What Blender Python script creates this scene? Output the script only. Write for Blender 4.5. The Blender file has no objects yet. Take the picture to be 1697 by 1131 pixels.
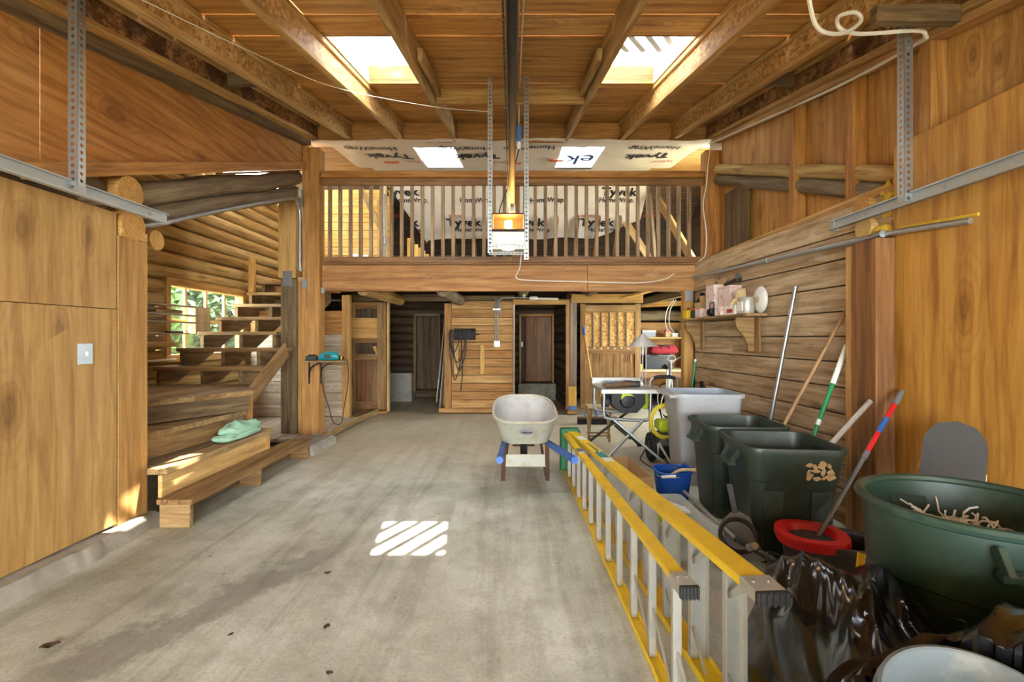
import bpy, math, random
from mathutils import Vector as V, Matrix as MX, noise as NZ
random.seed(7)
SC = bpy.context.scene
COL = SC.collection
PI = math.pi

# ------------------------------------------------------------------ camera, sky, sun, exposure
cam_d = bpy.data.cameras.new('camera')
cam = bpy.data.objects.new('camera', cam_d); COL.objects.link(cam)
cam.location = (0, 0, 1.35); cam.rotation_euler = (PI/2, 0, 0)
cam_d.sensor_width = 36; cam_d.lens = 800/1697*36
cam_d.shift_y = -5.5/1697; cam_d.clip_start = 0.05
SC.camera = cam
SC.view_settings.view_transform = 'Standard'; SC.view_settings.look = 'None'
SC.view_settings.gamma = 1.0; SC.view_settings.use_curve_mapping = False
SC.view_settings.exposure = 2.58
w = bpy.data.worlds.new('sky'); SC.world = w; w.use_nodes = True
bg = w.node_tree.nodes['Background']; bg.inputs[0].default_value = (0.88, 0.95, 1.0, 1); bg.inputs[1].default_value = 5.5
sun_d = bpy.data.lights.new('sun', 'SUN'); sun_d.energy = 13; sun_d.angle = 0.009; sun_d.color = (1, .93, .8)
sun = bpy.data.objects.new('sun', sun_d); COL.objects.link(sun)
sun.rotation_euler = V((-1.76, -0.83, -3.72)).to_track_quat('-Z', 'Y').to_euler()
def portal(name, loc, rot, sx, sy):
    d = bpy.data.lights.new(name, 'AREA'); d.shape = 'RECTANGLE'; d.size = sx; d.size_y = sy
    d.cycles.is_portal = True
    o = bpy.data.objects.new(name, d); COL.objects.link(o); o.location = loc; o.rotation_euler = rot
portal('garage_door_portal', (0, -4.66, 1.15), (PI/2, 0, 0), 5.0, 2.3)      # looks +Y into the room through the added open doorway
portal('skylight_portal', (-1.08, 4.17, 3.95), (0, 0, 0), .7, 1.2)
portal('skylight_portal', (1.06, 4.17, 3.95), (0, 0, 0), .7, 1.2)
portal('loft_skylight_portal', (-1.1, 7.3, 4.35), (0, 0, 0), .7, 1.4)
portal('loft_skylight_portal', (1.02, 7.3, 4.35), (0, 0, 0), .7, 1.4)
portal('added_loft_side_portal', (3.80, 7.75, 3.25), (0, PI/2, 0), .9, 1.7)  # guides daylight through the added, unseen loft window
portal('added_loft_side_portal', (-4.40, 8.95, 3.3), (0, -PI/2, 0), .9, 1.3)  # added portal only; no window is built on this side
portal('added_nook_portal', (3.66, 7.7, 1.35), (0, PI/2, 0), 1.1, 1.9)  # guides daylight through the added, unseen nook window
portal('window_portal', (-4.32, 6.67, 1.56), (0, -PI/2, 0), 1.0, 1.7)

# ------------------------------------------------------------------ materials
def rgb(h, k=1.0):
    out = []
    for i in (0, 2, 4):
        c = int(h[i:i+2], 16)/255
        c = c/12.92 if c <= .04045 else ((c+.055)/1.055)**2.4
        out.append(min(1, c*k))
    return (*out, 1)
class NT:
    def __init__(s, name):
        s.m = bpy.data.materials.new(name); s.m.use_nodes = True
        s.t = s.m.node_tree; s.b = s.t.nodes['Principled BSDF']; s.o = s.t.nodes['Material Output']
    def n(s, typ, props=None, **ins):
        nd = s.t.nodes.new(typ)
        for k, v in (props or {}).items(): setattr(nd, k, v)
        for k, v in ins.items():
            k = int(k[1:]) if k[0] == '_' and k[1:].isdigit() else k.replace('_', ' ')
            sk = nd.inputs[k]
            if isinstance(v, bpy.types.NodeSocket): s.t.links.new(v, sk)
            else: sk.default_value = v
        return nd
    def set(s, **ins):
        for k, v in ins.items():
            sk = s.b.inputs[k.replace('_', ' ')]
            if isinstance(v, bpy.types.NodeSocket): s.t.links.new(v, sk)
            else: sk.default_value = v
        return s.m
    def ramp(s, fac, stops, interp='LINEAR'):
        r = s.n('ShaderNodeValToRGB', _0=fac); e = r.color_ramp.elements; r.color_ramp.interpolation = interp
        while len(e) < len(stops): e.new(.5)
        for x, (p, c) in zip(e, stops):
            x.position = p; x.color = c if len(c) == 4 else (*c, 1)
        return r.outputs[0]
    def mix(s, fac, a, b, mode='MIX'):
        nd = s.n('ShaderNodeMix', {'data_type': 'RGBA', 'blend_type': mode})
        for sk, v in ((nd.inputs[0], fac), (nd.inputs[6], a), (nd.inputs[7], b)):
            if isinstance(v, bpy.types.NodeSocket): s.t.links.new(v, sk)
            else: sk.default_value = v
        return nd.outputs[2]
    def math(s, op, a, b=0.0, c=0.0):
        return s.n('ShaderNodeMath', {'operation': op}, _0=a, _1=b, _2=c).outputs[0]
    def coord(s, jitter=True):
        tc = s.n('ShaderNodeTexCoord').outputs['Object']
        if not jitter: return tc
        oi = s.n('ShaderNodeObjectInfo').outputs['Random']
        k = s.n('ShaderNodeVectorMath', {'operation': 'SCALE'}, _0=(31.0, 17.0, 23.0)); s.t.links.new(oi, k.inputs['Scale'])
        return s.n('ShaderNodeVectorMath', {'operation': 'ADD'}, _0=tc, _1=k.outputs[0]).outputs[0]
    def map(s, vec, sc):
        return s.n('ShaderNodeMapping', _0=vec, Scale=sc).outputs[0]
    def noise(s, vec, scale, detail=5, rough=.6, dist=0):
        return s.n('ShaderNodeTexNoise', Vector=vec, Scale=scale, Detail=detail, Roughness=rough, Distortion=dist).outputs[0]
    def bump(s, h, st=.3, d=.01):
        s.t.links.new(s.n('ShaderNodeBump', Strength=st, Distance=d, Height=h).outputs[0], s.b.inputs['Normal'])

def wood(name, dark, mid, light, axis='X', k=1.0, rough=.75, var=.3, rings=0.0, knots=.5, worn=None, wear=.0, fine=1.0, bump=.35, inc=False):
    """sawn wood: grain streaks run along the object's own axis"""
    t = NT(name); v = t.coord()
    i = 'XYZ'.index(axis)
    def sc(a, b): l = [b, b, b]; l[i] = a; return tuple(l)
    g = t.noise(t.map(v, sc(.9*k, 14*k)), 1.6, 7, .68, .6)
    f = t.noise(t.map(v, sc(2.2*k, 62*k)), 1.0, 4, .65)
    p = t.noise(v, 1.3*k, 4, .6)
    col = t.ramp(g, [(.33, rgb(dark)), (.5, rgb(mid)), (.68, rgb(light))])
    if rings:
        wv = t.n('ShaderNodeTexWave', {'wave_type': 'RINGS', 'rings_direction': axis}, Vector=t.map(v, sc(.5, 1.6)), Scale=2.6*k, Distortion=9, Detail=3, Detail_Scale=.9, Detail_Roughness=.55).outputs[1]
        rr = t.ramp(wv, [(.0, (1, 1, 1)), (.68, (.96, .94, .92)), (.97, (.60, .48, .38))])
        col = t.mix(rings, col, rr, 'MULTIPLY')
    fl = t.ramp(f, [(.3, (.62, .57, .52)), (.55, (1, 1, 1))])
    col = t.mix(.45*fine, col, fl, 'MULTIPLY')
    pt = t.ramp(p, [(.3, (.68, .64, .60)), (.65, (1.0, 1.0, 1.0))])
    col = t.mix(.6, col, pt, 'MULTIPLY')
    if knots:
        if rings > .3:
            sp3 = t.n('ShaderNodeSeparateXYZ', _0=v).outputs; ac = {'X': 1, 'Y': 2, 'Z': 1}[axis]
            v2 = t.n('ShaderNodeCombineXYZ', _0=t.math('MULTIPLY', sp3[i], 1.15), _1=t.math('MULTIPLY', sp3[ac], 2.7)).outputs[0]
            vn = t.n('ShaderNodeTexVoronoi', {'voronoi_dimensions': '2D'}, Vector=v2, Scale=1.0, Randomness=1.0)
            keep = t.math('GREATER_THAN', t.n('ShaderNodeSeparateColor', _0=vn.outputs[1]).outputs[0], .55)
            vo = t.math('ADD', vn.outputs[0], t.math('MULTIPLY', keep, 1.5))
        else:
            vo = t.n('ShaderNodeTexVoronoi', Vector=t.map(v, sc(1.3*k, 3.0*k)), Scale=1.0, Randomness=1.0).outputs[0]
        kd = t.math('ADD', vo, t.math('MULTIPLY', t.math('SUBTRACT', t.math('MULTIPLY_ADD', p, 1.2, g), 1.1), .16))
        kk = t.ramp(kd, [(.05, (.22, .12, .06)), (.09, (.55, .40, .28)), (.17, (1, 1, 1))])
        if rings > .3:
            sn = t.math('SINE', t.math('ADD', t.math('MULTIPLY', kd, 62.0), t.math('MULTIPLY', p, 9.0)))
            eye = t.math('MULTIPLY', t.ramp(sn, [(.25, (0, 0, 0)), (.95, (1, 1, 1))]), t.ramp(kd, [(.12, (1, 1, 1)), (.5, (0, 0, 0))]))
            col = t.mix(t.math('MULTIPLY', eye, rings*.95), col, rgb(dark, .66))
        col = t.mix(knots, col, kk, 'MULTIPLY')
        sp = t.noise(v, 38, 2, .5)
        col = t.mix(.55*knots, col, t.ramp(sp, [(.22, (.25, .18, .13)), (.27, (1, 1, 1))]), 'MULTIPLY')
    if inc:
        sp3 = t.n('ShaderNodeSeparateXYZ', _0=v).outputs
        row = t.math('FLOOR', t.math('MULTIPLY', sp3[1], 48.0))
        da_ = t.math('FRACT', t.math('ADD', t.math('MULTIPLY', sp3[0], 26.0), t.math('MULTIPLY', row, .37)))
        db_ = t.math('FRACT', t.math('MULTIPLY', sp3[1], 48.0))
        ms = t.math('MULTIPLY', t.math('LESS_THAN', da_, .45), t.math('LESS_THAN', db_, .22))
        col = t.mix(t.math('MULTIPLY', ms, .55), col, rgb('4a2c14'))
    if wear:
        wn = t.noise(t.map(v, sc(1.2, 4.0)), 2.2, 6, .7)
        col = t.mix(t.ramp(wn, [(.60, (0, 0, 0)), (.68, (wear, wear, wear))]), col, rgb(worn or 'd8cfc2'))
    oi = t.n('ShaderNodeObjectInfo').outputs['Random']
    hv = t.n('ShaderNodeHueSaturation', Color=col, Hue=t.math('MULTIPLY_ADD', oi, .012, .502), Value=t.math('MULTIPLY_ADD', oi, var, 1-var*.5), Saturation=t.math('MULTIPLY_ADD', oi, -.12, 1.04)).outputs[0]
    t.bump(t.math('ADD', g, t.math('MULTIPLY', f, .6)), bump, .006)
    return t.set(Base_Color=hv, Roughness=rough)

def osb(name, dark, mid, light, axis='X', blot=.0):
    t = NT(name); v = t.coord()
    d = t.noise(v, 9, 2, .5); vv = t.n('ShaderNodeVectorMath', {'operation': 'ADD'}, _0=v, _1=t.n('ShaderNodeVectorMath', {'operation': 'SCALE'}, _0=t.n('ShaderNodeTexNoise', Vector=v, Scale=7.0).outputs[1]).outputs[0])
    vo = t.n('ShaderNodeTexVoronoi', Vector=t.map(v, (26, 38, 38)), Scale=1.0); vo2 = t.n('ShaderNodeTexVoronoi', Vector=t.map(v, (60, 26, 60)), Scale=1.0)
    s1 = t.n('ShaderNodeSeparateColor', _0=vo.outputs[1]).outputs[0]; s2 = t.n('ShaderNodeSeparateColor', _0=vo2.outputs[1]).outputs[1]
    a = t.math('MULTIPLY_ADD', s1, .55, t.math('MULTIPLY', s2, .45))
    col = t.ramp(a, [(.12, rgb(dark)), (.45, rgb(mid)), (.85, rgb(light))])
    if blot:
        b = t.noise(v, 2.6, 5, .65)
        col = t.mix(t.ramp(b, [(.5, (0, 0, 0)), (.62, (blot, blot, blot))]), col, rgb('3a1d10'))
    t.bump(a, .3, .004)
    return t.set(Base_Color=col, Roughness=.7)

def plain(name, col, rough=.5, metal=0.0, nz=.12, scale=18, dirt=None, da=.5, bump=.0, coat=0.0, trans=0.0, spec=.5, dsc=3.0):
    """paint, plastic, metal, cloth: one colour with fine mottling and optional dirt"""
    t = NT(name); v = t.coord()
    n = t.noise(v, scale, 4, .6)
    c = rgb(col)
    cc = t.mix(t.ramp(n, [(.3, (nz, nz, nz)), (.7, (0, 0, 0))]), c, tuple(x*.45 for x in c[:3])+(1,))
    if dirt:
        d = t.noise(v, dsc, 7, .7)
        cc = t.mix(t.ramp(d, [(.52, (0, 0, 0)), (.66, (da, da, da))]), cc, rgb(dirt))
    if bump: t.bump(n, bump, .004)
    return t.set(Base_Color=cc, Roughness=rough, Metallic=metal, Coat_Weight=coat, Transmission_Weight=trans, Specular_IOR_Level=spec)

def emit(name, col, st):
    t = NT(name); return t.set(Base_Color=rgb(col), Emission_Color=rgb(col), Emission_Strength=st)

def glassy(name, tint=(1, 1, 1), alpha=.12, rough=.05, white=(.8, .85, .85)):
    """thin pane or clear plastic: mostly see-through, so light still passes"""
    t = NT(name)
    tr = t.n('ShaderNodeBsdfTransparent', Color=(*tint, 1)).outputs[0]
    t.set(Base_Color=(*white, 1), Roughness=rough)
    mx = t.n('ShaderNodeMixShader', _0=alpha, _1=tr, _2=t.b.outputs[0]).outputs[0]
    t.t.links.new(mx, t.o.inputs[0])
    return t.m

def concrete(name):
    t = NT(name); v = t.coord(False)
    n1 = t.noise(v, .55, 6, .62, .4); n2 = t.noise(v, 5, 6, .7); n3 = t.noise(v, 60, 3, .6)
    streak = t.noise(t.map(v, (5, .35, 1)), 1.0, 6, .65, .5)
    col = t.ramp(n1, [(.35, rgb('a6a597')), (.5, rgb('c6c8bc')), (.64, rgb('e2e6de'))])
    col = t.mix(.7, col, t.ramp(streak, [(.36, (.60, .58, .52)), (.54, (1, 1, 1))]), 'MULTIPLY')
    col = t.mix(.5, col, t.ramp(n2, [(.36, (.60, .57, .52)), (.56, (1, 1, 1))]), 'MULTIPLY')
    col = t.mix(.5, col, t.ramp(n3, [(.3, (.6, .58, .55)), (.55, (1, 1, 1))]), 'MULTIPLY')
    sep = t.n('ShaderNodeSeparateXYZ', _0=v)
    # sandy dust towards the back wall, an oil stain run along the slab, dark specks
    sand = t.ramp(t.math('ADD', t.math('MULTIPLY', sep.outputs[1], .13), t.math('MULTIPLY', n1, .45)), [(.80, (0, 0, 0)), (1.05, (.6, .6, .6))])
    col = t.mix(sand, col, rgb('ccb898'))
    # stain axis from (-1.75,1.9) to (-1.15,3.1)
    wob = t.math('MULTIPLY', t.math('SUBTRACT', t.noise(v, 3.5, 5, .7), .5), .55)
    dl = t.math('ABSOLUTE', t.math('ADD', t.math('ADD', t.math('MULTIPLY', sep.outputs[0], .88), t.math('MULTIPLY', sep.outputs[1], -.47)), t.math('ADD', wob, 2.47)))
    al = t.math('ABSOLUTE', t.math('ADD', t.math('ADD', t.math('MULTIPLY', sep.outputs[0], .47), t.math('MULTIPLY', sep.outputs[1], .88)), -1.45))
    st = t.math('MULTIPLY', t.ramp(dl, [(.08, (1, 1, 1)), (.15, (0, 0, 0))]), t.ramp(al, [(.55, (1, 1, 1)), (.95, (0, 0, 0))]))
    col = t.mix(t.math('MULTIPLY', st, .6), col, rgb('6f6a62'))
    vo = t.n('ShaderNodeTexVoronoi', Vector=v, Scale=9.0).outputs[0]
    spk = t.math('ADD', vo, t.math('MULTIPLY', t.math('SUBTRACT', n2, .5), .5))
    col = t.mix(.8, col, t.ramp(spk, [(.02, (.25, .23, .2)), (.05, (1, 1, 1))]), 'MULTIPLY')
    stain2 = t.noise(v, 1.7, 7, .72, 1.0)
    col = t.mix(t.ramp(stain2, [(.60, (0, 0, 0)), (.70, (.4, .4, .4))]), col, rgb('958c7c'))
    t.bump(t.math('ADD', n2, t.math('MULTIPLY', n3, .5)), .18, .006)
    return t.set(Base_Color=col, Roughness=.62)

M = dict(
 floor=concrete('concrete_slab'),
 curb=plain('rough_concrete', 'a8a294', .9, nz=.5, scale=9, dirt='6a655a', da=.6, bump=.6),
 ply_l=wood('plywood_honey', 'a5763f', 'bf9256', 'cfa56c', 'X', .8, .6, .14, .35, .5, '7d5a35', .25, .35, .12),
 ply_r=wood('plywood_orange', 'a96c26', 'c98d3b', 'd9a352', 'X', .8, .5, .12, .45, .5, '8a6535', .3, .3, .12),
 ply_gable=wood('plywood_brown', '9c6430', 'bd8044', 'd0975c', 'Y', .8, .65, .14, .45, .5, None, 0, .35, .12),
 ply_deck=wood('plywood_deck', 'a26a2c', 'cb8e46', 'dfa964', 'X', .8, .6, .2, .5, .45, None, 0, .4, .12),
 board=wood('wall_board_weathered', '89694a', 'ba9a78', 'd4ba9a', 'X', 1, .8, .22, .15, .6, 'd0c5b5', .45),
 panel=wood('wall_board_brown', '94622e', 'c48b4e', 'd9a76a', 'X', 1, .7, .35, .2, .5),
 panel_white=wood('wall_board_whitewashed', '8d7762', 'b59f8a', 'cfc0b0', 'X', 1, .8, .25, 0, .4, 'e8e2da', .8),
 fir=wood('fir_orange', '97602a', 'bb7f3e', 'd09a58', 'X', 1, .6, .2, .25, .4),
 fir_light=wood('fir_light', 'b5803f', 'd29f5c', 'e2b878', 'X', 1, .65, .2, .2, .4),
 beam=wood('beam_fir', '8d5a30', 'b07844', 'c8955e', 'X', .8, .65, .12, .3, .5, 'd0b294', .4),
 rafter=wood('rafter_lumber', '86602f', 'aa8047', 'c6a067', 'X', 1, .7, .2, .2, .4),
 flange=wood('flange_lumber', 'a87b40', 'c79a5c', 'd9b37a', 'X', 1, .7, .2, .1, .3),
 rail=wood('rail_stained', '5f3c1f', '8a5c33', 'a57647', 'X', 1, .55, .25, .1, .3),
 baluster=wood('baluster_wood', '6c5238', '957552', 'b59877', 'X', 1.4, .6, .35, 0, .2),
 stair=wood('stair_wood', '70502e', '9b754a', 'b8945f', 'X', 1, .7, .3, .2, .4, 'c4ad8c', .35),
 stair_ax=wood('stringer_wood', '5c432a', '84633f', '9f7d55', 'Y', 1, .8, .2, .1, .4),
 stair_y=wood('landing_wood', '70502e', '9b754a', 'b8945f', 'Y', 1, .7, .3, .2, .4, 'c4ad8c', .35),
 ply_gable_r=wood('plywood_gable_orange', 'ad7030', 'c88b42', 'd9a05a', 'Z', .8, .6, .14, .45, .5, None, 0, .35, .12),
 stair_dark=wood('stair_wood_dark', '4c3a26', '735a3d', '8f7554', 'X', 1, .8, .3, .1, .4),
 log=wood('peeled_log', '8a6632', 'bd955a', 'd6b47a', 'X', .8, .75, .28, 0, .5, None, 0, .7),
 log_grey=wood('weathered_log', '5d4c39', '84705a', 'a08e76', 'X', .8, .8, .2, 0, .5),
 log_end=wood('log_end_grain', 'b07c3c', 'cf9d58', 'ddb275', 'X', 3, .8, .1, .4, 0),
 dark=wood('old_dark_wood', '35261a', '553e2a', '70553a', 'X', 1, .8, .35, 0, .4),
 reddoor=wood('red_brown_door', '663f1f', '87562c', 'a06d3e', 'X', 1, .6, .15, .2, .4),
 door=wood('barn_door_wood', '6b4521', '936534', 'ae8149', 'X', 1, .7, .22, .2, .5, 'c9b394', .25),
 pt=wood('treated_post', '9d6a34', 'bd8848', 'd0a063', 'X', .9, .7, .1, .15, .7, None, 0, .5, .35, True),
 fresh=wood('fresh_pine', 'c08c35', 'dca748', 'eabb60', 'X', 1, .5, .1, .3, .4),
 rightpost=wood('post_brown', '6a4426', '8d6039', 'a77a4d', 'X', .8, .7, .1, .35, .5),
 pale=wood('pale_lumber', 'b89665', 'd3b487', 'e3cba2', 'X', 1, .7, .15, .1, .3),
 osb=osb('osb_panel', '9a6a2f', 'c9974f', 'e2bb78'),
 osb_web=osb('osb_web', '8e6a38', 'b98f52', 'd6b27a'),
 osb_dark=osb('osb_web_stained', '5d3a20', '8c6038', 'b28a58', blot=.85),
 galv=plain('galvanised_steel', 'b9c0c4', .38, .85, nz=.25, scale=40),
 track=plain('track_steel', 'b4babc', .5, .55, nz=.15, scale=25),
 steel_dark=plain('dark_steel', '4a4540', .45, .7, nz=.3, scale=30),
 steel=plain('bare_steel', 'a9aaa8', .35, .85, nz=.2, scale=30),
 alu=plain('aluminium', 'bfbcb0', .42, .6, nz=.2, scale=30, dirt='8a8268', da=.4),
 wrap=plain('house_wrap_sheet', 'e4d8c6', .55, nz=.12, scale=6, dirt='c3b199', da=.35, bump=.25),
 wrap_blue=plain('lettering_blue', '35588c', .6), ink=plain('lettering_black', '26262a', .6), red_ink=plain('lettering_red', 'b2392c', .6), orange_ink=plain('mark_orange', 'd9682c', .6),
 white=plain('white_paint', 'e6e3dc', .5, nz=.08), white_pl=plain('white_plastic', 'e8e8e4', .4, nz=.06), cable=plain('cable_white', 'dcd5c4', .5, nz=.1),
 black=plain('black_plastic', '1b1b1c', .45, nz=.2), rubber=plain('rubber_black', '242321', .8, nz=.3, bump=.2), black_cable=plain('cable_black', '26231f', .6),
 yellow=plain('fibreglass_yellow', 'f0c80e', .38, nz=.12, scale=50, dirt='c99a12', da=.4, dsc=6), green_cap=plain('green_plastic', '1d6b3c', .45),
 bin_green=plain('bin_green_plastic', '2b3a31', .42, nz=.2, scale=30, dirt='48544b', da=.45, dsc=9, spec=.6),
 can_green=plain('can_green_plastic', '294034', .42, nz=.2, scale=30, dirt='50604e', da=.45, dsc=7, spec=.6),
 bin_grey=plain('bin_grey_plastic', 'b4b7ba', .45, nz=.12, scale=20, dirt='98948c', da=.35, dsc=4), bin_blue=plain('bin_inner_grey', 'a9b6c4', .5, nz=.1),
 tarp=plain('black_polythene', '0b0b0d', .2, nz=.3, scale=12, spec=.65),
 blue=plain('bucket_blue', '1c55b4', .35, nz=.1), blue_paint=plain('handle_blue', '2f62b8', .5, nz=.25, dirt='6aa2cc', da=.6, dsc=8),
 red=plain('red_plastic', 'd21f22', .35, nz=.08), green_handle=plain('green_handle', '17854a', .35), grey_pl=plain('grey_plastic', '6d7073', .45), dkgrey=plain('dark_grey_plastic', '3b3d40', .5, nz=.2, dirt='5c5c5c', da=.3),
 card=plain('cardboard', 'c4a274', .85, nz=.12), teal=plain('teal_plastic', '108a94', .4), towel=plain('mint_towel', '9fc9ae', .95, nz=.25, scale=120, bump=.6),
 barrow=plain('barrow_paint_worn', 'b4b3a2', .5, .15, nz=.15, scale=25, dirt='8f6a3e', da=.55, dsc=5), barrow_in=plain('barrow_dusty_inside', 'b5b6b5', .6, .1, nz=.2, scale=30, dirt='93877e', da=.6, dsc=4),
 rust=plain('rusty_steel', '5d4535', .7, .3, nz=.4, dirt='7c4a28', da=.6, dsc=8), lime=plain('lime_plastic', 'c5d92c', .4), orange=plain('orange_plastic', 'e0621d', .4),
 brownstick=wood('broom_handle', '7d5630', 'a0764a', 'b58c5e', 'X', 2, .5, .05, 0, .1), orangestick=wood('broom_handle_orange', 'bf7428', 'd88f3a', 'e6a650', 'X', 2, .5, .05, 0, .1),
 grip=plain('grip_tape', '4a4846', .95, nz=.4, scale=160, bump=.5), clearpl=glassy('clear_plastic', (.94, .97, .99), .42, .3), amber=glassy('amber_lens', (1, .78, .45), .3, .3, (.3, .2, .1)),
 pane=glassy('window_glass', (.97, 1, .98), .07, .02), skypane=glassy('skylight_glass', (.75, .76, .78), .10, .2, (.95, .95, .95)),
 frost=None,
 yfoam=plain('insulation_yellow', 'e0b93a', .95, nz=.4, scale=30, bump=1.0), paper=plain('paper_white', 'e9e7e0', .8), pink=plain('pink_print_box', 'e2cfc4', .7, nz=.2, scale=40, dirt='c0655c', da=.85, dsc=18),
 leather=plain('glove_leather', 'cdb184', .8, nz=.25), brownglove=plain('glove_brown', '7a6248', .9, nz=.3), can_silver=plain('can_silver', 'c4c2ba', .4, .6, dirt='8f8b80', da=.5, dsc=9),
 brush=plain('bristle_black', '2b2830', .95, nz=.5, scale=90, bump=.8), cyellow=plain('yellow_box', 'e8c51c', .5), red_cloth=plain('cloth_dark_red', '8a1a24', .9, nz=.3), washgrey=plain('engine_grey', '7e7c78', .5, .4),
 yhose=plain('hose_yellow', 'd6c42a', .45), leaf=plain('foliage_green', '3c6a1f', .7, nz=.4, scale=3), leaf2=plain('foliage_dark', '28491a', .7, nz=.4, scale=3), bark=plain('bark', '5a4a38', .9), soil=plain('outdoor_ground', '8d8a74', .95, nz=.4, scale=2), dryleaf=plain('dry_leaf', '4a3524', .8),
 shingle=wood('cedar_shingle', '7c4a24', 'a8682f', 'c48446', 'X', 1, .8, .4, 0, .2), bulb=emit('lamp_bulb', 'ffdf9c', 30), led=emit('lamp_lens', 'fff2d8', 25),
 brushed=plain('brushed_shade', 'd4d4d0', .35, .45, nz=.1, scale=30), pailgrey=plain('pail_plastic', '666e70', .4, nz=.1, dirt='a09a8a', da=.5, dsc=5), greybox=plain('grey_box', '8e9296', .6), bluebox=plain('blue_box', '6f93b4', .6), brass=plain('brass', 'b08a45', .4, .8), whitewash=plain('white_smear', 'd9d0c0', .9, nz=.3),
)

_t = NT('frosted_glazing'); _tr = _t.n('ShaderNodeBsdfTranslucent', Color=(.62, .64, .66, 1)).outputs[0]
_t.t.links.new(_t.n('ShaderNodeMixShader', _0=.12, _1=_tr, _2=_t.b.outputs[0]).outputs[0], _t.o.inputs[0]); _t.set(Base_Color=(.9, .9, .9, 1), Roughness=.4)
M['frost'] = _t.m

# ------------------------------------------------------------------ mesh helpers
def wmat(o):
    return (wmat(o.parent) @ o.matrix_parent_inverse @ o.matrix_basis) if o.parent else o.matrix_basis.copy()
def adopt(ch, par):
    if par is not None:
        ch.parent = par; ch.matrix_parent_inverse = wmat(par).inverted()
    return ch
def tag(o, label, cat, group=None, kind=None):
    o['label'] = label; o['category'] = cat
    if group: o['group'] = group
    if kind: o['kind'] = kind
    return o
def thing(name, label, cat, loc=(0, 0, 0), group=None, kind=None):
    o = bpy.data.objects.new(name, None); COL.objects.link(o); o.location = loc; o.empty_display_size = .1
    return tag(o, label, cat, group, kind)
def copy_tree(o, mat, label=None, parent=None):
    c = o.copy(); COL.objects.link(c)
    if parent is None: c.matrix_basis = mat @ o.matrix_basis
    else: c.parent = parent
    if label: c['label'] = label
    for ch in [x for x in COL.objects if x.parent == o]: copy_tree(ch, None, None, c)
    return c
def mesh(name, v, f, smooth=False):
    me = bpy.data.meshes.new(name); me.from_pydata([tuple(p) for p in v], [], f); me.update()
    if smooth: me.polygons.foreach_set('use_smooth', [True]*len(me.polygons))
    return me
def link(name, me, mat, parent=None, mx=None):
    o = bpy.data.objects.new(name, me); COL.objects.link(o)
    if mx is not None: o.matrix_basis = mx
    if mat is not None and not me.materials: me.materials.append(mat)
    elif mat is not None and me.materials[0] != mat:
        o.material_slots[0].link = 'OBJECT'; o.material_slots[0].material = mat
    return adopt(o, parent)
def frame(p0, p1, up=(0, 0, 1)):
    p0, p1 = V(p0), V(p1); x = (p1-p0).normalized(); u = V(up)
    z = u - x*u.dot(x)
    if z.length < 1e-4: u = V((0, 1, 0)) if abs(x.y) < .9 else V((1, 0, 0)); z = u - x*u.dot(x)
    z.normalize(); y = z.cross(x); m = MX((x, y, z)).transposed().to_4x4(); m.translation = (p0+p1)/2
    return m
_cache = {}
def chbox(L, w, t, c):
    """chamfered box centred at the origin"""
    a, b, d = L/2, w/2, t/2; c = min(c, a*.4, b*.4, d*.4); v = []; idx = {}
    for sx in (-1, 1):
        for sy in (-1, 1):
            for sz in (-1, 1):
                for k in range(3):
                    p = [sx*(a-c), sy*(b-c), sz*(d-c)]; p[k] = (sx*a, sy*b, sz*d)[k]
                    idx[sx, sy, sz, k] = len(v); v.append(p)
    f = []
    for k in range(3):
        i, j = [q for q in range(3) if q != k]
        for s in (-1, 1):
            q = []
            for (u, w_) in ((-1, -1), (1, -1), (1, 1), (-1, 1)):
                sg = [0, 0, 0]; sg[k] = s; sg[i] = u; sg[j] = w_; q.append(idx[(*sg, k)])
            if (s > 0) != (k != 1): q.reverse()
            f.append(q)
        for u in (-1, 1):
            for w_ in (-1, 1):
                q = []
                for s, kk in ((-1, i), (-1, j), (1, j), (1, i)):
                    sg = [0, 0, 0]; sg[k] = s; sg[i] = u; sg[j] = w_; q.append(idx[(*sg, kk)])
                f.append(q)
    for sx in (-1, 1):
        for sy in (-1, 1):
            for sz in (-1, 1): f.append([idx[sx, sy, sz, k] for k in range(3)])
    return v, f
def fix(me):
    import bmesh
    b = bmesh.new(); b.from_mesh(me); bmesh.ops.recalc_face_normals(b, faces=b.faces); b.to_mesh(me); b.free(); return me
def plank(name, p0, p1, w, t, mat, parent=None, up=(0, 0, 1), ch=.004):
    """board from p0 to p1; w across, t along 'up'; grain along its length"""
    L = (V(p1)-V(p0)).length; key = ('pl', round(L, 3), round(w, 3), round(t, 3), ch)
    if key not in _cache: _cache[key] = fix(mesh(name, *chbox(L, w, t, ch)))
    return link(name, _cache[key], mat, parent, frame(p0, p1, up))
def bx(name, x0, x1, y0, y1, z0, z1, mat, parent=None, ax='X', ch=.004):
    """axis-aligned board given by its bounds, grain along ax"""
    c = ((x0+x1)/2, (y0+y1)/2, (z0+z1)/2)
    if ax == 'X': return plank(name, (x0, c[1], c[2]), (x1, c[1], c[2]), y1-y0, z1-z0, mat, parent, (0, 0, 1), ch)
    if ax == 'Y': return plank(name, (c[0], y0, c[2]), (c[0], y1, c[2]), x1-x0, z1-z0, mat, parent, (0, 0, 1), ch)
    return plank(name, (c[0], c[1], z0), (c[0], c[1], z1), x1-x0, y1-y0, mat, parent, (0, 1, 0), ch)
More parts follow.
